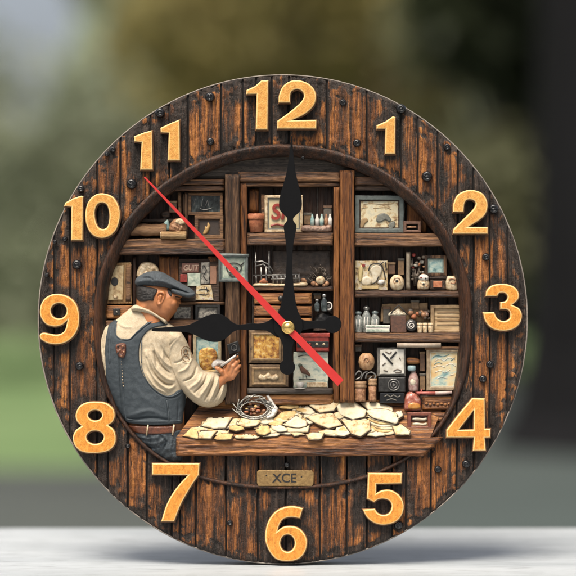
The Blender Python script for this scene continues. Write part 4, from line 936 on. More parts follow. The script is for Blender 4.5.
# --- right bay, second shelf
t = thing('collage_board', 'square board crowded with pale paper cut-outs on the second right shelf', 'collage', (372, 290, -16))
plate('board', [wob(rect(355.6, 260.6, 388.4, 290.4), .4, 4, 3)], A_COLL, t, -21, -14.5, .8)
PWH = mot('aged_white', (0.434, 0.397, 0.31), (0.31, 0.248, 0.161), .2)
blob('cut_out', [(371,283),(372,276),(370,270),(374,264.6),(381,265),(383,271),(380,278),(376,284)], PWH, t, -14.6, 2.4, 2); blob('cut_out', [(362,284),(363,278),(368,276),(373,279),(372,284),(367,286)], PWH, t, -14, 2, 2)
blob('cut_out', [(378,283),(380,279.6),(385,280),(385,283),(381,284.6)], WHITE, t, -14, 2.2, 1.6); plate('strip', [rect(362, 285.6, 379, 289)], mot('straw_strip', (0.372, 0.273, 0.124)), t, -15, -11.6, .5)
blob('cut_out', [(359,270),(361,265),(364,266),(363,276),(362,282),(359,281)], mot('yellow_cut', (0.384, 0.298, 0.136)), t, -14.6, 2, 1.4); plate('red_spot', [ell(364, 265.4, 1.8, 1.8, 12)], REDP, t, -14.8, -12.6, .4)
strokes('dark_outline', st2([[(369,271),(371,265),(377,263.4),(382,265),(385,273),(386,280)],[(380,265),(384,262)],[(373,284),(377,281),(379,276)],[(386,262),(387,270)],[(367,279),(368,281.5)]], -12.6), .6, INK, t)
t = thing('round_vase', 'round cream vase with a dark dot, right of the collage board', 'vase', (397.6, 290, -12))
turned('vase_body', [(3.6, 0), (6.4, 3), (7.4, 7), (6.8, 11), (4.6, 14), (3.4, 15), (3, 15.6)], 397.6, 290.4, -12, CREAM, t); mk('dot', *ball(397.2, 281, -5.0, 1.5, 1.5, .9, 10, 6), INK, t); mk('ring_mark', *tube([(397.2+3.4*math.cos(a), 281+3.2*math.sin(a), -5.3) for a in np.linspace(0, 6.0, 18)], .35, 6, True), CLAY, t)
tagit(brd('thin_book', 407, 252, 411, 290, -20, -11, mot('grey_book', (0.211, 0.174, 0.124), (0.0992, 0.0744, 0.0496), .3), None, 'y'), 'tall thin grey book upright right of the round cream vase', 'book')
t = thing('dried_flowers', 'bunch of dried reddish flowers behind the small owl figure', 'plant', (418, 286, -17))
for k in range(34):
    x = random.uniform(412, 425); y = random.uniform(254, 282); r = random.uniform(1.2, 2.4)
    if k < 24: mk('flower_head', *ball(x, y, -16+random.uniform(-2, 2), r, r*.8, r*.8, 10, 6), random.choice([CLAY, TERRA, A_GREY, MC['grey_twig'], MC['grey_twig'], REDP]), t)
strokes('stems', [[(418+random.uniform(-3, 3), 286, -18), (random.uniform(412, 425), random.uniform(254, 275), -17)] for _ in range(14)], .5, MC['grey_twig'], t)
t = thing('owl_figure', 'small cream and red figurine in front of the dried flowers', 'figurine', (425, 290, -11))
blob('figure_body', [(419,289.6),(418.4,283),(421,278),(426,277),(430,281),(430.6,287),(428,290)], CREAM, t, -14, 7, 5, nz=1.0, nzs=.5); blob('figure_head', [(419.6,279),(420.6,275),(425,274),(429,276),(429,280),(424,281.6)], WHITE, t, -12, 6, 3.4)
for x, y, m in ((421.6,277.4,REDP),(426,278.4,INK),(424,284,INK),(427,286.4,CLAY)): mk('spot', *ball(x, y, -6.4, 1.1, 1.0, .8, 8, 5), m, t)
frame('small square teal picture in a grey-brown frame, upper right of the second right shelf', 425.6, 255, 448, 276, -18, 3.2, POSTG, A_TEAL, inner=TEAL)
t = thing('brown_chest', 'small brown chest under the square teal picture', 'box', (438, 290, -15)); brd('chest_body', 430.5, 279, 447, 290, -19, -11, FRDARK, t); plate('panel', [rect(434, 281, 443, 287.4)], TERRA, t, -12, -10, .5); brd('lid', 430, 276.4, 447.5, 279, -19, -10, FRDARK, t)
t = thing('cream_jar', 'cream pottery jar with a brown curl at the right end of the second right shelf', 'jar', (453.4, 290, -12))
turned('jar_body', [(5, 0), (6.3, 2), (6.5, 9), (5.4, 13), (4.2, 14.6)], 453, 290.4, -13, CREAM, t); strokes('curl', st2([[(449,280),(452,278.6),(456,280),(455,283.4),(451,283)]], -6.6), .6, CLAY, t)
# --- right bay, third shelf
for k, (x, h, r, lb) in enumerate(((358.8, 22, 4.6, 'grey glass jar against the right post on the third right shelf'), (367.0, 27, 4.2, 'tallest grey glass jar of the three beside the right post'), (375.6, 22.5, 4.4, 'grey glass jar just left of the brown open box'))):
    t = thing('glass_jar', lb, 'jar', (x, 333, -15), 'glass jars on the third right shelf')
    turned('jar_body', [(r*.9, 0), (r, 1), (r, h*.66), (r*.6, h*.78), (r*.6, h*.84)], x, 333, -15.5, JARG, t); turned('stopper', [(r*.72, h*.84), (r*.8, h*.93), (r*.3, h), (.1, h)], x, 333, -15.5, GLASS if k != 1 else STEEL, t)
    strokes('glass_rib', [[(x-r*.45, 333-h*.1, -15.5+r*.92), (x-r*.45, 333-h*.6, -15.5+r*.92)], [(x+r*.3, 333-h*.1, -15.5+r), (x+r*.3, 333-h*.6, -15.5+r)]], .35, WHITE, t)
for k, (y0, y1, lb) in enumerate(((325.2, 328.2, 'upper of two flat white books in front of the glass jars'), (328.6, 332.6, 'lower of two flat white books in front of the glass jars'))):
    t = thing('white_book', lb, 'book', (378, y1, -9)); pbox('cover', 365.8+k*.4, y0, 390.4-k*.5, y1, -13, -7.4, WHITE, t, .4); pbox('pages', 366.6, y0+.8, 389.4, y1-.8, -13, -7.0, A_GREEN, t, .2)
t = thing('brown_box', 'dark red-brown box with its pale contents heaped on top, third right shelf', 'box', (397.6, 333, -12))
plate('case', [wob([(391,315.5),(406.5,315.5),(407,332.8),(391.4,332.8)], .4, 3, 2)], mot('box_brown', (0.0806, 0.031, 0.0155), (0.0372, 0.0155, 0.00868), .3), t, -17, -8, .8)
blob('contents', [(388.6,315.6),(391,312),(395,311),(399,308.6),(403,311.6),(407,313.4),(406,316.4),(396,317)], PWH, t, -14, 6, 3, nz=1.2, nzs=.5); rod('handle', [(391, 314, -8), (396, 308, -7.6), (399.4, 305, -8), (403, 309, -7.6), (408, 315, -8)], .6, INK, t)
t = thing('wire_spool', 'round dark spool with a white coiled face', 'spool', (411.6, 333, -10))
fixn(mk('spool_body', *lathe([(6, -6), (6, 0), (5, 1), (.1, 1.1)], 411.8, 325.6, -9, 24, 'y'), DARKM, t)); strokes('coil', [[(411.8+r*math.cos(a), 325.6+r*math.sin(a), -7.4) for a, r in [(q*.45, .8+q*.13) for q in range(26)]]], .5, WHITE, t)
for k, x in enumerate((420.4, 425.8, 431.2)):
    t = thing('small_cup', ('first', 'second', 'third')[k]+' cream cup counting from the coiled spool', 'cup', (x, 333, -11), 'small cream cups')
    turned('cup_body', [(2.0, 0), (2.3, 1), (2.5, 10), (2.1, 10), (1.9, 3)], x, 333, -10.5, CREAM, t, seg=14); mk('dark_seam', *tube([(x+2.5*math.cos(a), 325, -10.5+2.5*math.sin(a)) for a in np.linspace(0, 5.9, 12)], .35, 6, True), CLAY, t)
t = thing('tan_panel', 'large tan writing panel with ruled lines, right end of the third right shelf', 'panel', (449, 333, -15))
brd('panel', 433.5, 307, 465.6, 332.8, -20, -15, mot('tan_board', (0.335, 0.229, 0.118), (0.223, 0.13, 0.0558), .12, c3=(0.397, 0.298, 0.174), stretch=(.25, 1, 1)), t); plate('border', [wob(rect(431.6, 305, 467, 333), .3, 4, 1), rect(435, 308.4, 464.6, 330.4)], mot('tan_border', (0.26, 0.174, 0.0868), (0.136, 0.0806, 0.0372), .2), t, -18, -12.6, .7)
strokes('ruled_lines', [[(438, y, -14.6), (449, y-.3, -14.4), (460, y, -14.6)] for y in (313, 317, 321, 325)], .3, mot('line_brown', (0.161, 0.093, 0.0434)), t)
t = thing('backing_card', 'broad ochre-brown card at the back between the jars and the tan panel', 'card', (407, 322, -21)); plate('card', [wob([(383,304),(429,303),(431,322),(381,322)], .8, 4, 6)], mot('ochre_card', (0.211, 0.124, 0.0527), (0.093, 0.0496, 0.0217), .12, c3=(0.285, 0.186, 0.093)), t, -22.6, -20, .5)
t = thing('dried_roses', 'clump of dull red dried blooms above the cream cups', 'plant', (421, 321, -16))
for k in range(16): mk('bloom', *ball(random.uniform(411, 430), random.uniform(309, 319), -16+random.uniform(-2, 2), *(random.uniform(1.6, 3),)*1), random.choice([CLAY, TERRA, MC['dusty_pink'], MC['grey_twig']]), t)
# --- right bay, lowest part
t = thing('rolled_print', 'long pale roll lying under the third right shelf', 'roll', (419, 348, -8)); rod('roll', [(397.4, 345.2, -9), (419, 345.5, -9), (441.4, 345.2, -9)], 2.4, mot('pale_roll', (0.31, 0.254, 0.198), (0.236, 0.174, 0.124), .2), t)
t = thing('clay_jug', 'round orange-brown clay pot on the ledge beside the right post', 'pot', (367, 371, -13)); turned('pot_body', [(4, 0), (7, 2.5), (8.2, 8), (7.4, 13), (4.4, 16.6), (3.4, 17), (2.6, 16.2)], 367, 370.5, -13, mot('orange_clay', (0.285, 0.155, 0.0713), (0.174, 0.0806, 0.0341), .25, c3=(0.36, 0.223, 0.118)), t); strokes('curl', st2([[(364,361),(366,357.6),(369,360),(367,363)]], -4.9), .5, CLAY, t)
t = thing('square_plate', 'white square plate with crossed black strokes in a grey frame', 'plate', (392, 376, -14))
plate('frame', [wob(rect(377.6, 347.8, 406.6, 377), .4, 4, 9)], mot('grey_frame', (0.124, 0.112, 0.093), (0.0558, 0.0496, 0.0434), .3), t, -20, -13.4, 1); plate('face', [wob([(380.6,350),(404.6,349.6),(405,374.6),(380,375)], .4, 4, 2)], mot('chalk_white', (0.409, 0.384, 0.329), (0.285, 0.26, 0.211), .1, c3=(0.459, 0.44, 0.397)), t, -14, -11.4, .8)
strokes('strokes', st2([[(383,353.6),(388,359),(393,364.6)],[(397,352),(393,357),(391,359)]], -11.2), .95, INK, t); strokes('fine_marks', st2([[(386,352),(390,354),(392,352)],[(383,366),(386,363)],[(384,370.6),(388,372)],[(394,371.6),(398,369.8),(402,371.4)],[(396,373),(402,372.8)],[(400,358),(401,360)]], -11.2), .55, mot('brown_mark', (0.0868, 0.062, 0.0434)), t)
t = thing('black_speaker', 'black metal box with a round dial, under the white square plate', 'radio', (392, 404, -13))
plate('case', [wob(rect(378.6, 377.4, 406, 392.6), .3, 4, 3)], DARKM, t, -21, -8.6, 1.2); plate('base', [wob(rect(380, 393, 405, 404), .3, 4, 4)], IRON, t, -21, -9.6, 1)
for r, w_ in ((5.6, .6), (3.2, .45)): mk('dial_ring', *tube([(394.2+r*math.cos(a), 385.2+r*math.sin(a), -8.2) for a in np.linspace(0, 2*math.pi, 28)[:-1]], w_, 6, True), STEEL, t)
plate('dial_pointer', [[(393, 383), (396.4, 385.2), (393, 387.4)]], STEEL, t, -8.8, -7.6, .2)
strokes('ornament', st2([[(385,397),(388,395.6),(391,397.4),(394,395.6),(398,397.6),(401,396)],[(387,401),(392,399.4),(397,401)]], -9.0), .55, mot('aged_pewter', (0.124, 0.112, 0.093)), t)
t = thing('silver_kettle', 'tangle of pale metal tongs behind the brown clay jars', 'tools', (366, 378, -12))
strokes('tongs', st2([[(355,376),(359,371.6),(362,374),(360,379)],[(361,380),(364,374),(368,371.6)],[(366,379),(367,374.6),(372,372.6),(376,376),(374,381)],[(356,380),(361,378)],[(369,380),(372,377)]], -10), .8, STEEL, t)
for k, (x, r, h, lb) in enumerate(((360.4, 6.4, 20, 'wide brown clay jar with ringed neck, left on the counter by the post'), (373.0, 4.4, 23, 'narrow banded clay jar between the wide jar and the black box'))):
    t = thing('clay_jar', lb, 'jar', (x, 402, -12)); turned('jar_body', [(r*.86, 0), (r*.92, h*.1), (r*.86, h*.4), (r*.94, h*.7)], x, 402, -12, CLAY, t); turned('neck_ring', [(r*1.02, h*.70), (r*1.06, h*.78), (r*.9, h*.82), (r*1.02, h*.88), (r, h), (r*.7, h)], x, 402, -12, mot('light_clay', (0.285, 0.174, 0.0868), (0.161, 0.0868, 0.0434), .3), t)
t = thing('brown_bundle', 'small tan bundle at the top of the gap right of the white square plate', 'bundle', (413.6, 364, -16)); blob('bundle', [(408,364),(408,358.6),(414,358),(420,359.6),(420.6,364),(414,365)], DRAW, t, -18, 5, 3)
t = thing('blue_jar', 'tiny pale blue pot under the tan bundle', 'pot', (412, 371, -14)); turned('pot', [(3.2, 0), (4.2, 1.5), (4, 4.4), (3.4, 5.4)], 412.4, 371.6, -13, mot('pale_blue', (0.211, 0.285, 0.298), (0.136, 0.192, 0.205), .2), t)
t = thing('pink_bottle', 'dusty pink bottle standing right of the black metal box', 'bottle', (414, 392, -14)); turned('bottle_body', [(4.4, 0), (5, 2), (5.2, 12), (3.6, 17), (2.2, 19), (2.2, 20.6)], 414.4, 392, -14, mot('dusty_rose', (0.223, 0.13, 0.112), (0.124, 0.062, 0.0496), .25, c3=(0.31, 0.236, 0.205)), t); mk('label_patch', *ball(413.6, 382.6, -9.6, 3, 3.6, 1.2, 12, 8), PWH, t)
t = frame('large framed map in faded teal and sand colours, lowest right', 427.4, 348.6, 466.4, 391.2, -16, 3.4, mot('map_frame', (0.248, 0.186, 0.112), (0.124, 0.0806, 0.0434), .25), A_MAP, th=5, inner=PWH, name='framed_map', cat_='map')
brd('top_rail', 425.6, 346.6, 463, 350, -16, -9.6, FRWOOD, t)
strokes('map_lines', st2([[(436,362),(440,359),(445,361),(450,358),(456,360)],[(434,368),(440,366),(446,368)],[(447,366),(452,364),(457,367)],[(436,373),(441,371),(446,373),(451,370)],[(438,379),(443,377.6),(448,379)],[(450,376),(455,375)]], -13.3), .3, WHITE, t)
strokes('coast_lines', st2([[(434,358),(438,356),(444,357),(450,355)],[(435,365),(439,363),(443,364)],[(452,361),(456,358)]], -13.3), .35, mot('map_teal', (0.0744, 0.161, 0.167)), t)
t = thing('red_tube', 'long pink and white tube lying on the brown drawers', 'tube', (438, 396, -7)); rod('tube_body', [(417, 393.4, -8), (436, 393.6, -8)], [1.2, 1.7], mot('rose_tube', (0.31, 0.0868, 0.0682), (0.223, 0.0496, 0.0372), .2), t); rod('white_end', [(436, 393.6, -8), (452.5, 393, -8)], 1.7, mot('pale_rose', (0.384, 0.298, 0.26), (0.31, 0.211, 0.186), .2), t)
t = thing('red_flask', 'red and white flask glowing amber at its base, left end of the brown drawers', 'flask', (413, 412, -10))
blob('flask_body', [(405,411),(404.6,403),(406,396),(411,392),(417,394),(421.6,400),(422.6,408),(421,411.6),(413,412.4)], mot('rose_glass', (0.279, 0.0868, 0.0558), (0.149, 0.031, 0.0217), .2, .25, c3=(0.372, 0.273, 0.236), coat=.4), t, -14, 8, 6); blob('amber_liquid', [(408,409),(408.6,403.6),(414,401.6),(420,404),(421,409),(414,410.6)], mot('amber_glass', (0.409, 0.198, 0.0434), (0.285, 0.105, 0.0186), .2, .3), t, -9, 4, 3)
strokes('red_stems', [[(413, 393, -11), (412, 387, -11)], [(416, 394, -11), (417.6, 387.6, -11)], [(419.6, 396, -11), (423, 389.6, -11)]], .8, REDP, t)
t = thing('low_drawers', 'low brown carved drawer unit under the framed map', 'drawers', (442, 430, -12))
brd('case', 421, 396.4, 462, 430, -21, -14, FRDARK, t)
for x0, y0, x1, y1 in ((423, 397.6, 457, 410.4), (433, 413.4, 452, 422), (433, 423.6, 446, 431)): brd('drawer', x0, y0, x1, y1, -18, -9, COUNT, t)
for k in range(7): mk('carving', *ball(427+k*3.8, 404+(k % 2), -8.6, 1.5, 1.2, 1.0, 10, 6), DRAW, t)
t = thing('red_radio', 'small red-brown frame box with two cream bands on the counter end', 'box', (420, 433, -6))
plate('case', [wob(rect(407.6, 412.6, 431.4, 429.6), .4, 4, 3), rect(411.4, 416, 428, 426.6)], mot('red_lacquer', (0.161, 0.0465, 0.0248), (0.0806, 0.0217, 0.0124), .3, .4), t, -14, -2, 1); pbox('inside', 410, 415, 429.6, 427.6, -13, -6, mot('deep_red', (0.0868, 0.0186, 0.0124)), t, .2)
for y in (417.4, 422.6): blob('cream_band', [(412.6,y+3),(413,y+.6),(418,y),(423,y+.8),(427,y),(427,y+3.2),(420,y+3.6)], PWH, t, -6, 3, 1.4, step=.7)
plate('base', [wob(rect(406, 430, 433, 435), .4, 4, 2)], DARKM, t, -14, -1, .8); pbox('pale_strip', 412, 429.8, 429, 431.4, -6, -.6, A_GREEN, t, .3)

# --- things on the counter
t = thing('wire_basket', 'wire basket of brown scraps on the left of the counter', 'basket', (254, 417, -8))
bw = []
cxb, cyb = 254, 409.5
def bp(a, k, z=0): return (cxb+(15.5*k)*math.cos(a), cyb+(8.6*k)*math.sin(a), -8+4.5*math.sin(a)*k+z)
for k, z in ((1.0, 0), (1.12, 1.6), (.86, 2.4)): bw.append([bp(a, k, z) for a in np.linspace(0, 2*math.pi, 36)])
for a in np.linspace(0, 2*math.pi, 22)[:-1]: bw.append([bp(a, .84, 3), bp(a+.12, 1.0, 1.6), bp(a+.25, 1.16, -1)])
for k in range(12):
    a = random.uniform(2.6, 6.6); bw.append([bp(a, .95, 1), bp(a+.4, 1.15, 3), (bp(a+.8, 1.2)[0]+random.uniform(-2, 2), bp(a+.8, 1.25)[1]-random.uniform(0, 3), -6)])
bw.append([(240, 411, -6), (236, 408, -6), (232.6, 403.6, -6)]); bw.append([(242, 414, -4), (237, 413, -4), (232, 409, -5)]); bw.append([(241, 402, -8), (246, 397, -9), (254, 395.4, -9), (262, 397, -9), (267, 402, -8)])
bw.append([(243, 400, -7), (250, 396.6, -7), (259, 397, -7), (266, 405, -6)])
strokes('wires', bw, .62, mot('pale_wirework', (0.322, 0.31, 0.273), (0.136, 0.124, 0.105), .4, .35, .4), t)
for k in range(26):
    a = random.uniform(0, 6.28); r = random.uniform(0, .72); mk('scrap', *ball(*[p for p in bp(a, r, 0)], random.uniform(1.4, 2.6), random.uniform(1, 1.8), 1.4, 10, 6), random.choice([CLAY, TERRA, LEATH, FRDARK, CLAY, PAPER2]), t)
t = rel('crumpled_paper', cat([(264.5,395.4,1),(269.5,394.6,1),(275,405),(278.4,410),(274,417.6,1),(266,419.6),(266.6,414),(271.6,409),(268,401)], 3), WHITE, None, -10, 4, 2, step=.9, tilt=lambda x, y: (y-405)*.3, nz=1.2, nzs=.35, lines=[([(267,397),(272.4,406),(274,410)], .8, -1.6)])
tagit(t, 'crumpled white paper twist at the right side of the wire basket', 'paper')

zf, zg, zh = 100/576, 110/576, 110/576
Fz = lambda p: Z(260, 380, zf, p); Gz = lambda p: Z(340, 370, zg, p); Hz = lambda p: Z(170, 380, zh, p); Iz = lambda p: Z(225, 385, 60/576, p)
sheets = [  # outline, height above the desk, tan?
 (Fz([(232,172),(275,150),(322,190),(292,206),(245,195)]), .6, 0), (Hz([(305,240),(330,205),(358,200),(342,248)]), .6, 0),
 (Gz([(108,176),(180,170),(276,195),(282,228),(230,238),(150,216)]), .8, 0),
 (Hz([(66,292),(110,252),(160,262),(150,306)]), .6, 1), (Hz([(165,240),(198,200),(326,195),(290,250),(230,257)]), 1.8, 0),
 (Iz([(120,380),(150,322),(250,312),(330,318),(352,352),(300,392),(190,408)]), 1.8, 0),
 (Fz([(75,228),(128,186),(200,178),(220,200),(150,236),(90,247)]), .9, 1), (Fz([(285,152),(300,96),(380,106),(468,122),(426,180),(345,192)]), 2.4, 0),
 (Gz([(-22,188),(0,178),(60,157),(143,215),(130,248),(70,262),(0,236)]), 2.0, 0), (Fz([(265,216),(330,198),(420,194),(476,260),(395,276),(345,262),(300,238)]), 2.2, 0),
 (Fz([(440,286),(480,258),(512,292),(452,298)]), 1.0, 1), (Gz([(4,258),(60,264),(152,262),(160,312),(104,346),(60,332),(24,284)]), 2.6, 0),
 (Fz([(130,256),(208,208),(268,236),(268,266),(220,276),(150,267)]), 2.0, 0), (Fz([(62,262),(110,264),(190,276),(284,262),(277,300),(160,301),(100,288)]), 1.2, 0),
 (Iz([(290,430),(345,385),(420,395),(440,450),(380,478),(320,470)]), 2.0, 1), (Hz([(148,266),(248,264),(215,306),(155,302)]), 2.4, 0),
 (Hz([(232,303),(260,274),(334,280),(322,306),(250,312)]), 1.6, 1), (Hz([(338,292),(400,280),(472,294),(452,306),(345,304)]), 1.0, 0),
 (Iz([(440,400),(520,385),(600,410),(600,440),(520,450),(460,430)]), 1.6, 0), (Fz([(264,312),(300,300),(368,303),(352,337),(282,341)]), 2.2, 0),
 (Gz([(-20,300),(30,290),(60,330),(20,345),(-30,340)]), 1.2, 0), (Gz([(272,292),(320,284),(367,316),(360,337),(290,336)]), 2.4, 0),
 (Gz([(280,226),(322,214),(333,242),(304,262)]), 2.0, 0), (Hz([(370,200),(440,190),(480,200),(470,215),(390,212)]), .5, 1),
 (Fz([(0,312),(60,300),(130,302),(100,322),(20,326)]), .8, 0), (Fz([(170,300),(230,296),(262,312),(200,322)]), .8, 0), (Fz([(380,296),(440,300),(500,312),(430,322),(370,316)]), .8, 0),
]
EDGE = mot('paper_outline_shade', (.060, .028, .012), (.025, .012, .006), .5, .8, 0, .2)  # dark brown that paints the shadow line round each sheet
def under_shade(s, outline, hgt, tl, grow=.75):  # larger dark copy below the sheet, a shadow outline made in colour
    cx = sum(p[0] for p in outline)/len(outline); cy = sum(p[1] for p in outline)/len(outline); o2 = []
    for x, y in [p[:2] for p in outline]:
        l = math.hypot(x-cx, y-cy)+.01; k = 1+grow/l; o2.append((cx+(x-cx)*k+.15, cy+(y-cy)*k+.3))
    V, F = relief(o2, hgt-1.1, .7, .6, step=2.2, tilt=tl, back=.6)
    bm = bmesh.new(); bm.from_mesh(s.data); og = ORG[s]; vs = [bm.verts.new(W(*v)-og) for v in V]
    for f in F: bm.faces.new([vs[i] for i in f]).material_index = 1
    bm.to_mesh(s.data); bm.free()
def shade_rim(s):  # side faces take the same painted outline shade
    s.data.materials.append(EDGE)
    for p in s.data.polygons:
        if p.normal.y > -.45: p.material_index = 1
tone = [PAPER, mot('ivory_paper', (.45, .37, .24), (.31, .20, .09), .10, .8, 0, .5, lo=.33, hi=.52, c3=(.49, .42, .295)), PAPER2]
under = []
for k in range(84):
    cx_ = 192+(k % 42)*5.2+random.uniform(-3, 3); cy_ = random.uniform(406, 418) if k > 41 else random.uniform(419, 434); w_ = random.uniform(6, 12); h_ = random.uniform(2.4, 4.6)
    if cx_-w_ < 203-27*(cy_-h_-401)/36.5+4 or cx_+w_ > 400 or cy_+h_ > 437.4 or cy_-h_ < 404: continue
    if cx_ < 285 and cy_ < 418: continue
    under.append(([(cx_+w_*math.cos(a)*random.uniform(.8, 1.1), cy_+h_*math.sin(a)*random.uniform(.8, 1.1)) for a in [q*math.pi/3+.5 for q in range(6)]], .1+.12*(k % 9), k % 4 == 0))
sheets = under+sheets
for i, (o, hgt, tan) in enumerate(sheets):
    oc = cat([(a, b, 1) for a, b in o], 3); oc = wob(oc, .45, 2.2, i*3.1)
    ang = random.uniform(0, 6.28)
    tl = lambda x, y, a=ang: (-20+24*(y-401)/36.0)+.6+.9*np.cos((x*math.cos(a)+y*math.sin(a))*.22)*.8
    s = rel('paper_sheet', oc, tone[2] if tan else tone[i % 2], None, hgt*2.0+.5, 1.0, .7, step=1.2, back=.8, nz=.7, nzs=.13, seed=i*5.3, tilt=tl)
    s['label'] = 'loose torn tan sheet among the papers on the counter' if tan else 'loose torn cream sheet among the papers on the counter'
    shade_rim(s); under_shade(s, oc, hgt*2.0+.5, tl); s['category'] = 'paper'; s['group'] = 'tan sheets on the counter' if tan else 'cream sheets on the counter'
for k in range(8):      # curling pile at the right
    y = 434.5-k*2.6; dx = random.uniform(-1.5, 1.5)
    o = [(368+dx, y-5, 1), (374+dx, y-1.5), (384+dx, y+.6), (395+dx, y-1.2), (399+dx-k*.4, y-4, 1), (392+dx, y-7), (380+dx, y-9)]
    if k == 7: o = [(366, 411, 1), (378, 409), (392, 411.5), (398.6, 419, 1), (396, 423.4), (384, 420.6), (372, 417.4)]
    s = rel('paper_sheet', cat(o, 4), PAPER2 if k in (1, 4) else tone[k % 2], None, 1.2+k*1.15, .8, .8, step=1.2, back=.8, nz=.8, nzs=.2, seed=k, tilt=lambda x, y: slope(y)+.0)
    s['label'] = 'curled sheet in the tall paper pile at the right end of the counter'; shade_rim(s); under_shade(s, cat(o, 4), 1.2+k*1.15, lambda x, y: slope(y)+.0); s['category'] = 'paper'; s['group'] = 'curled sheets in the paper pile'

# things half hidden at the back of the shelves
OLD = [mot('old_box_brown', (.12, .06, .028), (.05, .025, .012), .3), mot('old_box_tan', (.20, .12, .055), (.09, .05, .022), .3), mot('old_box_grey', (.10, .085, .065), (.04, .034, .026), .3)]
for k, (x0, y0, x1, y1) in enumerate([(168,200,176,212),(304,212,312,224),(324,205,332,224),(389,262,396,274),(399,258,405,275),(384,307,391,324),(421,352,426,372),(421,374,426.4,391),(356,345,362,352),(368,376,378,384),(314,293,321,299),(137,293,146,304),(148,280,156,292),(412,300,420,309)]):
    t = thing('old_box', 'small worn box at the back of the shelves, half hidden by the things before it', 'box', ((x0+x1)/2, y1, -20), 'worn boxes at the back of the shelves')
    pbox('box_body', x0, y0+2.2, x1, y1, -22.5, -17.6, OLD[k % 3], t, .5); pbox('lid', x0-.4, y0, x1+.4, y0+2.4, -22.5, -17.0, OLD[(k+1) % 3], t, .4)
# ================================================================== table, garden, sky
def setting(name, V, F, mat, kind='structure'):
    me = bpy.data.meshes.new(name); me.from_pydata(V, [], F); me.materials.append(mat)
    me.polygons.foreach_set('use_smooth', [True]*len(me.polygons))
    o = bpy.data.objects.new(name, me); COL.objects.link(o); o['kind'] = kind; return o
def wmat(name, c1, c2, scale, rough=.8, stretch=(1, 1, 1), c3=None, metres=True, spec=.5):
    m, nt, b = newmat(name); tc = N(nt, 'ShaderNodeTexCoord'); mp = N(nt, 'ShaderNodeMapping'); mp.inputs['Scale'].default_value = stretch
    nt.links.new(tc.outputs['Object'], mp.inputs[0]); n = tex(nt, mp.outputs[0], scale, 5, .6)
    st = [(.35, c2), (.65, c1)] if c3 is None else [(.32, c2), (.5, c1), (.68, c3)]
    nt.links.new(ramp(nt, n, st), b.inputs['Base Color']); b.inputs['Roughness'].default_value = rough; b.inputs['Specular IOR Level'].default_value = spec
    return m
# table: pale weathered slab, far edge just behind the clock
tm, nt, b = newmat('weathered_white_table'); tc = N(nt, 'ShaderNodeTexCoord'); mp = N(nt, 'ShaderNodeMapping'); mp.inputs['Scale'].default_value = (1.2, 14, 1)
nt.links.new(tc.outputs['Object'], mp.inputs[0]); n1 = tex(nt, mp.outputs[0], 1.3, 5, .6, .5)
nt.links.new(ramp(nt, n1, [(.3, (.25, .27, .285)), (.5, (.315, .335, .35)), (.7, (.37, .39, .405))]), b.inputs['Base Color']); b.inputs['Roughness'].default_value = .42
mp2 = N(nt, 'ShaderNodeMapping'); mp2.inputs['Scale'].default_value = (9, 120, 1); nt.links.new(tc.outputs['Object'], mp2.inputs[0]); n2 = tex(nt, mp2.outputs[0], 2.2, 5, .65)
old = b.inputs['Base Color'].links[0].from_socket; nt.links.new(mixc(nt, ramp(nt, n2, [(.36, (1, 1, 1)), (.46, (0, 0, 0))]), old, (.17, .18, .185)), b.inputs['Base Color'])
bump(nt, b, n2, .4, .0015)
table = thing('garden_table', 'pale grey-white weathered tabletop the clock stands on', 'table', (288, 565, 0))
def wbox(x0, x1, y0, y1, z0, z1): return [(x0,y0,z0),(x1,y0,z0),(x1,y1,z0),(x0,y1,z0),(x0,y0,z1),(x1,y0,z1),(x1,y1,z1),(x0,y1,z1)], [(0,3,2,1),(4,5,6,7),(0,1,5,4),(1,2,6,5),(2,3,7,6),(3,0,4,7)]
def tpart(name, *a, skew=0):
    V, F = wbox(*a); V = [(x, y-skew*x, z) for x, y, z in V]
    me = bpy.data.meshes.new(name); me.from_pydata([tuple(Vector(v)-ORG[table]) for v in V], [], F); me.materials.append(tm)
    o = bpy.data.objects.new(name, me); COL.objects.link(o); o.parent = table; md = o.modifiers.new('b', 'BEVEL'); md.width = .004; md.segments = 3
tpart('tabletop', -1.3, 1.3, -.9, .345, -.035, -.0006)
for x in (-1.15, 1.15):
    for y in (-.6, .12): tpart('leg', x-.035, x+.035, y-.035, y+.035, -.75, -.035)
# ground
GZ = -.75
n = 60; V, F = [], []
lawn = wmat('lawn_grass', (.085, .130, .055), (.058, .092, .038), .8, .9, c3=(.12, .165, .075), spec=.1)
xs_ = np.linspace(-60, 60, n); ys_ = np.concatenate([np.linspace(-6, 40, 40), np.linspace(44, 400, 20)])
for y in ys_:
    for x in xs_: V.append((x, y, GZ-.02+.05*noise.noise(Vector((x*.2, y*.2, 0)))*(y > 11)))
for j in range(len(ys_)-1):
    for i in range(n-1): a = j*n+i; F.append((a, a+1, a+n+1, a+n))
setting('lawn', V, F, lawn)
path = wmat('path_gravel', (.085, .10, .085), (.06, .072, .06), 9, .9)
V, F = wbox(-14, 14, -4, 9.9, GZ-.05, GZ+.035); V = [(min(x, -.25+.02*y), y, z) for x, y, z in V]; setting('path', V, F, path)
pond = wmat('slate_paving', (.040, .052, .047), (.028, .038, .034), 1.2, .6)
V = [(-.3, -4, GZ+.06), (20, -4, GZ+.06), (20, 20, GZ+.06), (.3, 20, GZ+.06)]; V += [(x, y, GZ-.05) for x, y, z in V]
setting('terrace', V, [(0,1,2,3), (0,4,5,1), (1,5,6,2), (2,6,7,3), (3,7,4,0), (4,7,6,5)], pond)
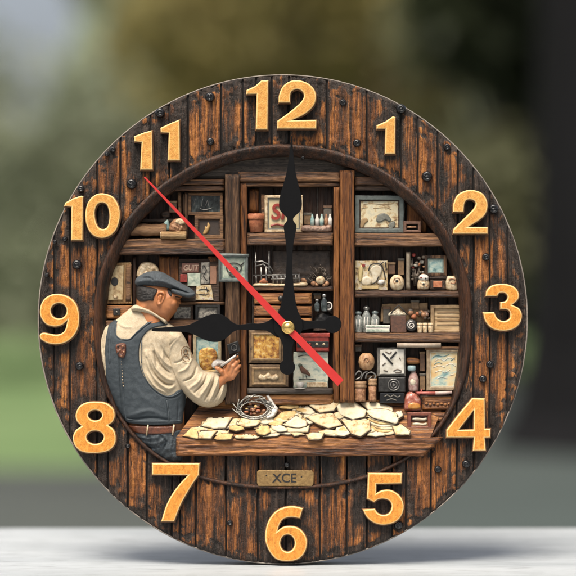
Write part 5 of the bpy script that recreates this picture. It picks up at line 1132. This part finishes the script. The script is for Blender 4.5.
# trees
def leafmat(name, c1, c2):
    m = wmat(name, c1, c2, 1.1, .65, spec=.25); nt = m.node_tree; b = nt.nodes['Principled BSDF']
    tr = nt.nodes.new('ShaderNodeBsdfTranslucent'); mx = nt.nodes.new('ShaderNodeMixShader'); mx.inputs[0].default_value = .4
    nt.links.new(b.inputs['Base Color'].links[0].from_socket, tr.inputs[0]); nt.links.new(b.outputs[0], mx.inputs[1]); nt.links.new(tr.outputs[0], mx.inputs[2])
    nt.links.new(mx.outputs[0], nt.nodes['Material Output'].inputs[0]); return m
LM = {'olive': leafmat('olive_leaves', (.30, .25, .095), (.22, .19, .075)), 'grey': leafmat('grey_green_leaves', (.24, .26, .18), (.18, .20, .13)),
      'dark': leafmat('dark_leaves', (.034, .042, .020), (.018, .024, .012)), 'green': leafmat('green_leaves', (.17, .185, .10), (.12, .135, .07)), 'brown': leafmat('russet_leaves', (.21, .165, .080), (.14, .11, .055)), 'mid': leafmat('muted_leaves', (.15, .15, .080), (.10, .105, .055))}
BARK = wmat('tree_bark', (.030, .026, .024), (.016, .014, .013), 6, .9, (1, 1, .2))
def leaves(blobs, count, size):
    cs = []; k = np.array([b[3]**2 for b in blobs]); k = k/k.sum()
    idx = RNG.choice(len(blobs), count, p=k)
    v = RNG.normal(size=(count, 3)); v /= np.linalg.norm(v, axis=1)[:, None]; rr = RNG.uniform(.55, 1.0, count)**.6
    B = np.array(blobs); c = B[idx, :3]+v*(B[idx, 3]*rr)[:, None]
    a = RNG.normal(size=(count, 3)); a /= np.linalg.norm(a, axis=1)[:, None]; bb = np.cross(a, RNG.normal(size=(count, 3))); bb /= np.linalg.norm(bb, axis=1)[:, None]
    s = size*RNG.uniform(.6, 1.3, count)[:, None]
    P = np.stack([c-a*s, c-bb*s*.5, c+a*s, c+bb*s*.5], 1).reshape(-1, 3)
    me = bpy.data.meshes.new('crown'); me.vertices.add(len(P)); me.vertices.foreach_set('co', P.ravel())
    me.loops.add(count*4); me.loops.foreach_set('vertex_index', np.arange(count*4)); me.polygons.add(count)
    me.polygons.foreach_set('loop_start', np.arange(count)*4); me.update(); me.validate(); return me
def tree(label, x, y, h, cr, lm, trunk_r=.15, count=5000, size=.13, low=.1, name='leafy_tree'):
    t = bpy.data.objects.new(name, None); COL.objects.link(t); t.location = (x, y, GZ); tagit(t, label, 'tree')
    n = 9; V, F = [], []; seg = 10
    lean = random.uniform(-.04, .04)
    for j in range(n+1):
        z = h*.75*j/n; r = trunk_r*(1.25 if j == 0 else 1)*(1-.75*j/n)
        for k in range(seg): a = 2*math.pi*k/seg; V.append((lean*z+r*math.cos(a), r*math.sin(a), z-.1))
    for j in range(n):
        for k in range(seg): a = j*seg+k; b = j*seg+(k+1) % seg; F.append((a, b, b+seg, a+seg))
    me = bpy.data.meshes.new('trunk'); me.from_pydata(V, [], F); me.materials.append(BARK); o = bpy.data.objects.new('trunk', me); COL.objects.link(o); o.parent = t
    bl = []
    for _ in range(26):
        z = random.uniform(low*h+cr*.3, h-cr*.25); w = cr*math.sin(math.pi*min(1, max(.12, (z-low*h)/(h*(1-low))*.86+.1)))
        a = random.uniform(0, 6.28); q = random.uniform(.2, .8)*w; bl.append((q*math.cos(a), q*math.sin(a), z, random.uniform(.28, .48)*cr))
    me = leaves(bl, count, size); me.materials.append(lm); o = bpy.data.objects.new('crown', me); COL.objects.link(o); o.parent = t
    lb = []
    for b in bl[:8]:
        lb.append((Vector((lean*b[2]*.6, 0, b[2]*.55)), Vector(b[:3])))
    V, F = [], []
    for p, q in lb:
        s = (q-p).normalized(); u = s.cross(Vector((0, 0, 1))).normalized(); w = s.cross(u); st = len(V)
        for pp, r in ((p, trunk_r*.35), (q, trunk_r*.1)):
            for k in range(5): a = 2*math.pi*k/5; V.append(tuple(pp+u*math.cos(a)*r+w*math.sin(a)*r))
        for k in range(5): F.append((st+k, st+(k+1) % 5, st+5+(k+1) % 5, st+5+k))
    me = bpy.data.meshes.new('limbs'); me.from_pydata(V, [], F); me.materials.append(BARK); o = bpy.data.objects.new('limbs', me); COL.objects.link(o); o.parent = t
    return t
# at distance L a picture unit covers L/2200 m
def px(x, L): return (x-288)*U*L/2.2
tree('grey-green out of focus tree at the far left of the garden', px(-60, 26), 24, 4.25, 1.6, LM['grey'], .12, 2600)
tree('muted green out of focus tree behind the left rim of the clock', px(70, 30), 28, 4.1, 1.8, LM['grey'], .14, 3000)
tree('olive out of focus tree above the numeral twelve', px(300, 27), 25, 7.0, 2.1, LM['olive'], .15, 6500, low=.12)
tree('russet tinted out of focus tree above the numeral one', px(420, 34), 32, 8.0, 1.9, LM['brown'], .16, 5500)
tree('muted out of focus tree between the russet tree and the black trunk', px(500, 24), 22, 6.6, 1.6, LM['mid'], .15, 9000)
tree('dark leaved out of focus tree high above the black trunk', px(560, 15.5), 13.4, 6.2, 1.3, LM['dark'], .1, 8000, low=.35)
tree('olive green out of focus tree left of the numeral eleven', px(232, 33), 31, 7.4, 2.2, LM['mid'], .16, 5500)
# the big dark trunk
t = bpy.data.objects.new('large_tree_trunk', None); COL.objects.link(t); t.location = (px(640, 13.4), 11.2, GZ); tagit(t, 'broad black out of focus tree trunk at the right edge', 'tree')
V, F = [], []; seg = 24
for j in range(25):
    z = 9*j/24; r = .66+.35*math.exp(-z*3)-.02*z
    for k in range(seg): a = 2*math.pi*k/seg; q = r*(1+.07*noise.noise(Vector((math.cos(a)*2, math.sin(a)*2, z*.5)))); V.append((q*math.cos(a), q*math.sin(a), z-.1))
for j in range(24):
    for k in range(seg): a = j*seg+k; b = j*seg+(k+1) % seg; F.append((a, b, b+seg, a+seg))
me = bpy.data.meshes.new('trunk'); me.from_pydata(V, [], F); me.materials.append(wmat('black_bark', (.007, .007, .008), (.004, .004, .0045), 4, .95, (1, 1, .2), spec=.1)); o = bpy.data.objects.new('trunk', me); COL.objects.link(o); o.parent = t
# far wood closing the view, lower at the left where the sky shows
bl = []
for k in range(230):
    x = random.uniform(-16, 22); top = 4.6 if x < -3.9 else 9.5; z = random.uniform(-.5, top); bl.append((x, 46+random.uniform(-3, 3), z+GZ, random.uniform(1.0, 1.6)))
me = leaves(bl, 40000, .26); me.materials.append(LM['grey']); o = bpy.data.objects.new('distant_wood', me); COL.objects.link(o); o['kind'] = 'stuff'
V, F = [], []
for j in range(13):
    for i in range(61):
        x = -40+i*80/60; top = 4.4 if x < -3.9 else 8.5
        z = top*j/12; V.append((x+.5*noise.noise(Vector((x, z, 0))), 51+1.6*noise.noise(Vector((x*.5, z*.5, 3)))+j*.25, GZ-.2+z+(.7*noise.noise(Vector((x*.6, 0, 9))) if j == 12 else 0)))
for j in range(12):
    for i in range(60): a = j*61+i; F.append((a, a+1, a+62, a+61))
hm = wmat('hill_scrub', (.17, .20, .14), (.12, .145, .10), .5, .9, spec=.1); hill = setting('hill', V, F, hm)
md = hill.modifiers.new('thick', 'SOLIDIFY'); md.thickness = 3; md.offset = 1

# ================================================================== light, camera
w = bpy.data.worlds.new('World'); SC.world = w; w.use_nodes = True; nt = w.node_tree
sky = nt.nodes.new('ShaderNodeTexSky'); sky.sky_type = 'NISHITA'; sky.sun_disc = False
EL, AZ = math.radians(62), math.radians(203)      # the sun stands up, left of and behind the camera
sky.sun_elevation = EL; sky.sun_rotation = AZ; sky.air_density = .8; sky.dust_density = 6.0; sky.ozone_density = .2
bg = nt.nodes['Background']; bg.inputs[1].default_value = .11; hs = nt.nodes.new('ShaderNodeHueSaturation'); hs.inputs['Saturation'].default_value = .5; nt.links.new(sky.outputs[0], hs.inputs['Color']); nt.links.new(hs.outputs[0], bg.inputs[0])
sd = bpy.data.lights.new('sun', 'SUN'); sd.energy = 4.0; sd.angle = math.radians(30); sd.color = (1, .91, .78)
so = bpy.data.objects.new('sun', sd); COL.objects.link(so)
to = Vector((math.sin(AZ)*math.cos(EL), math.cos(AZ)*math.cos(EL), math.sin(EL)))
so.rotation_euler = (-to).to_track_quat('-Z', 'Y').to_euler(); so.location = to*20
cd = bpy.data.cameras.new('camera'); co_ = bpy.data.objects.new('camera', cd); COL.objects.link(co_)
co_.location = (0, -2.2, .277); co_.rotation_euler = (math.radians(90), 0, 0)
cd.sensor_width = 36; cd.lens = 36*2200/576; cd.clip_start = .05; cd.clip_end = 2000
cd.dof.use_dof = True; cd.dof.focus_distance = 2.198; cd.dof.aperture_fstop = cd.lens/48
SC.camera = co_
SC.view_settings.view_transform = 'Standard'; SC.view_settings.look = 'None'; SC.view_settings.exposure = .78; SC.view_settings.gamma = 1
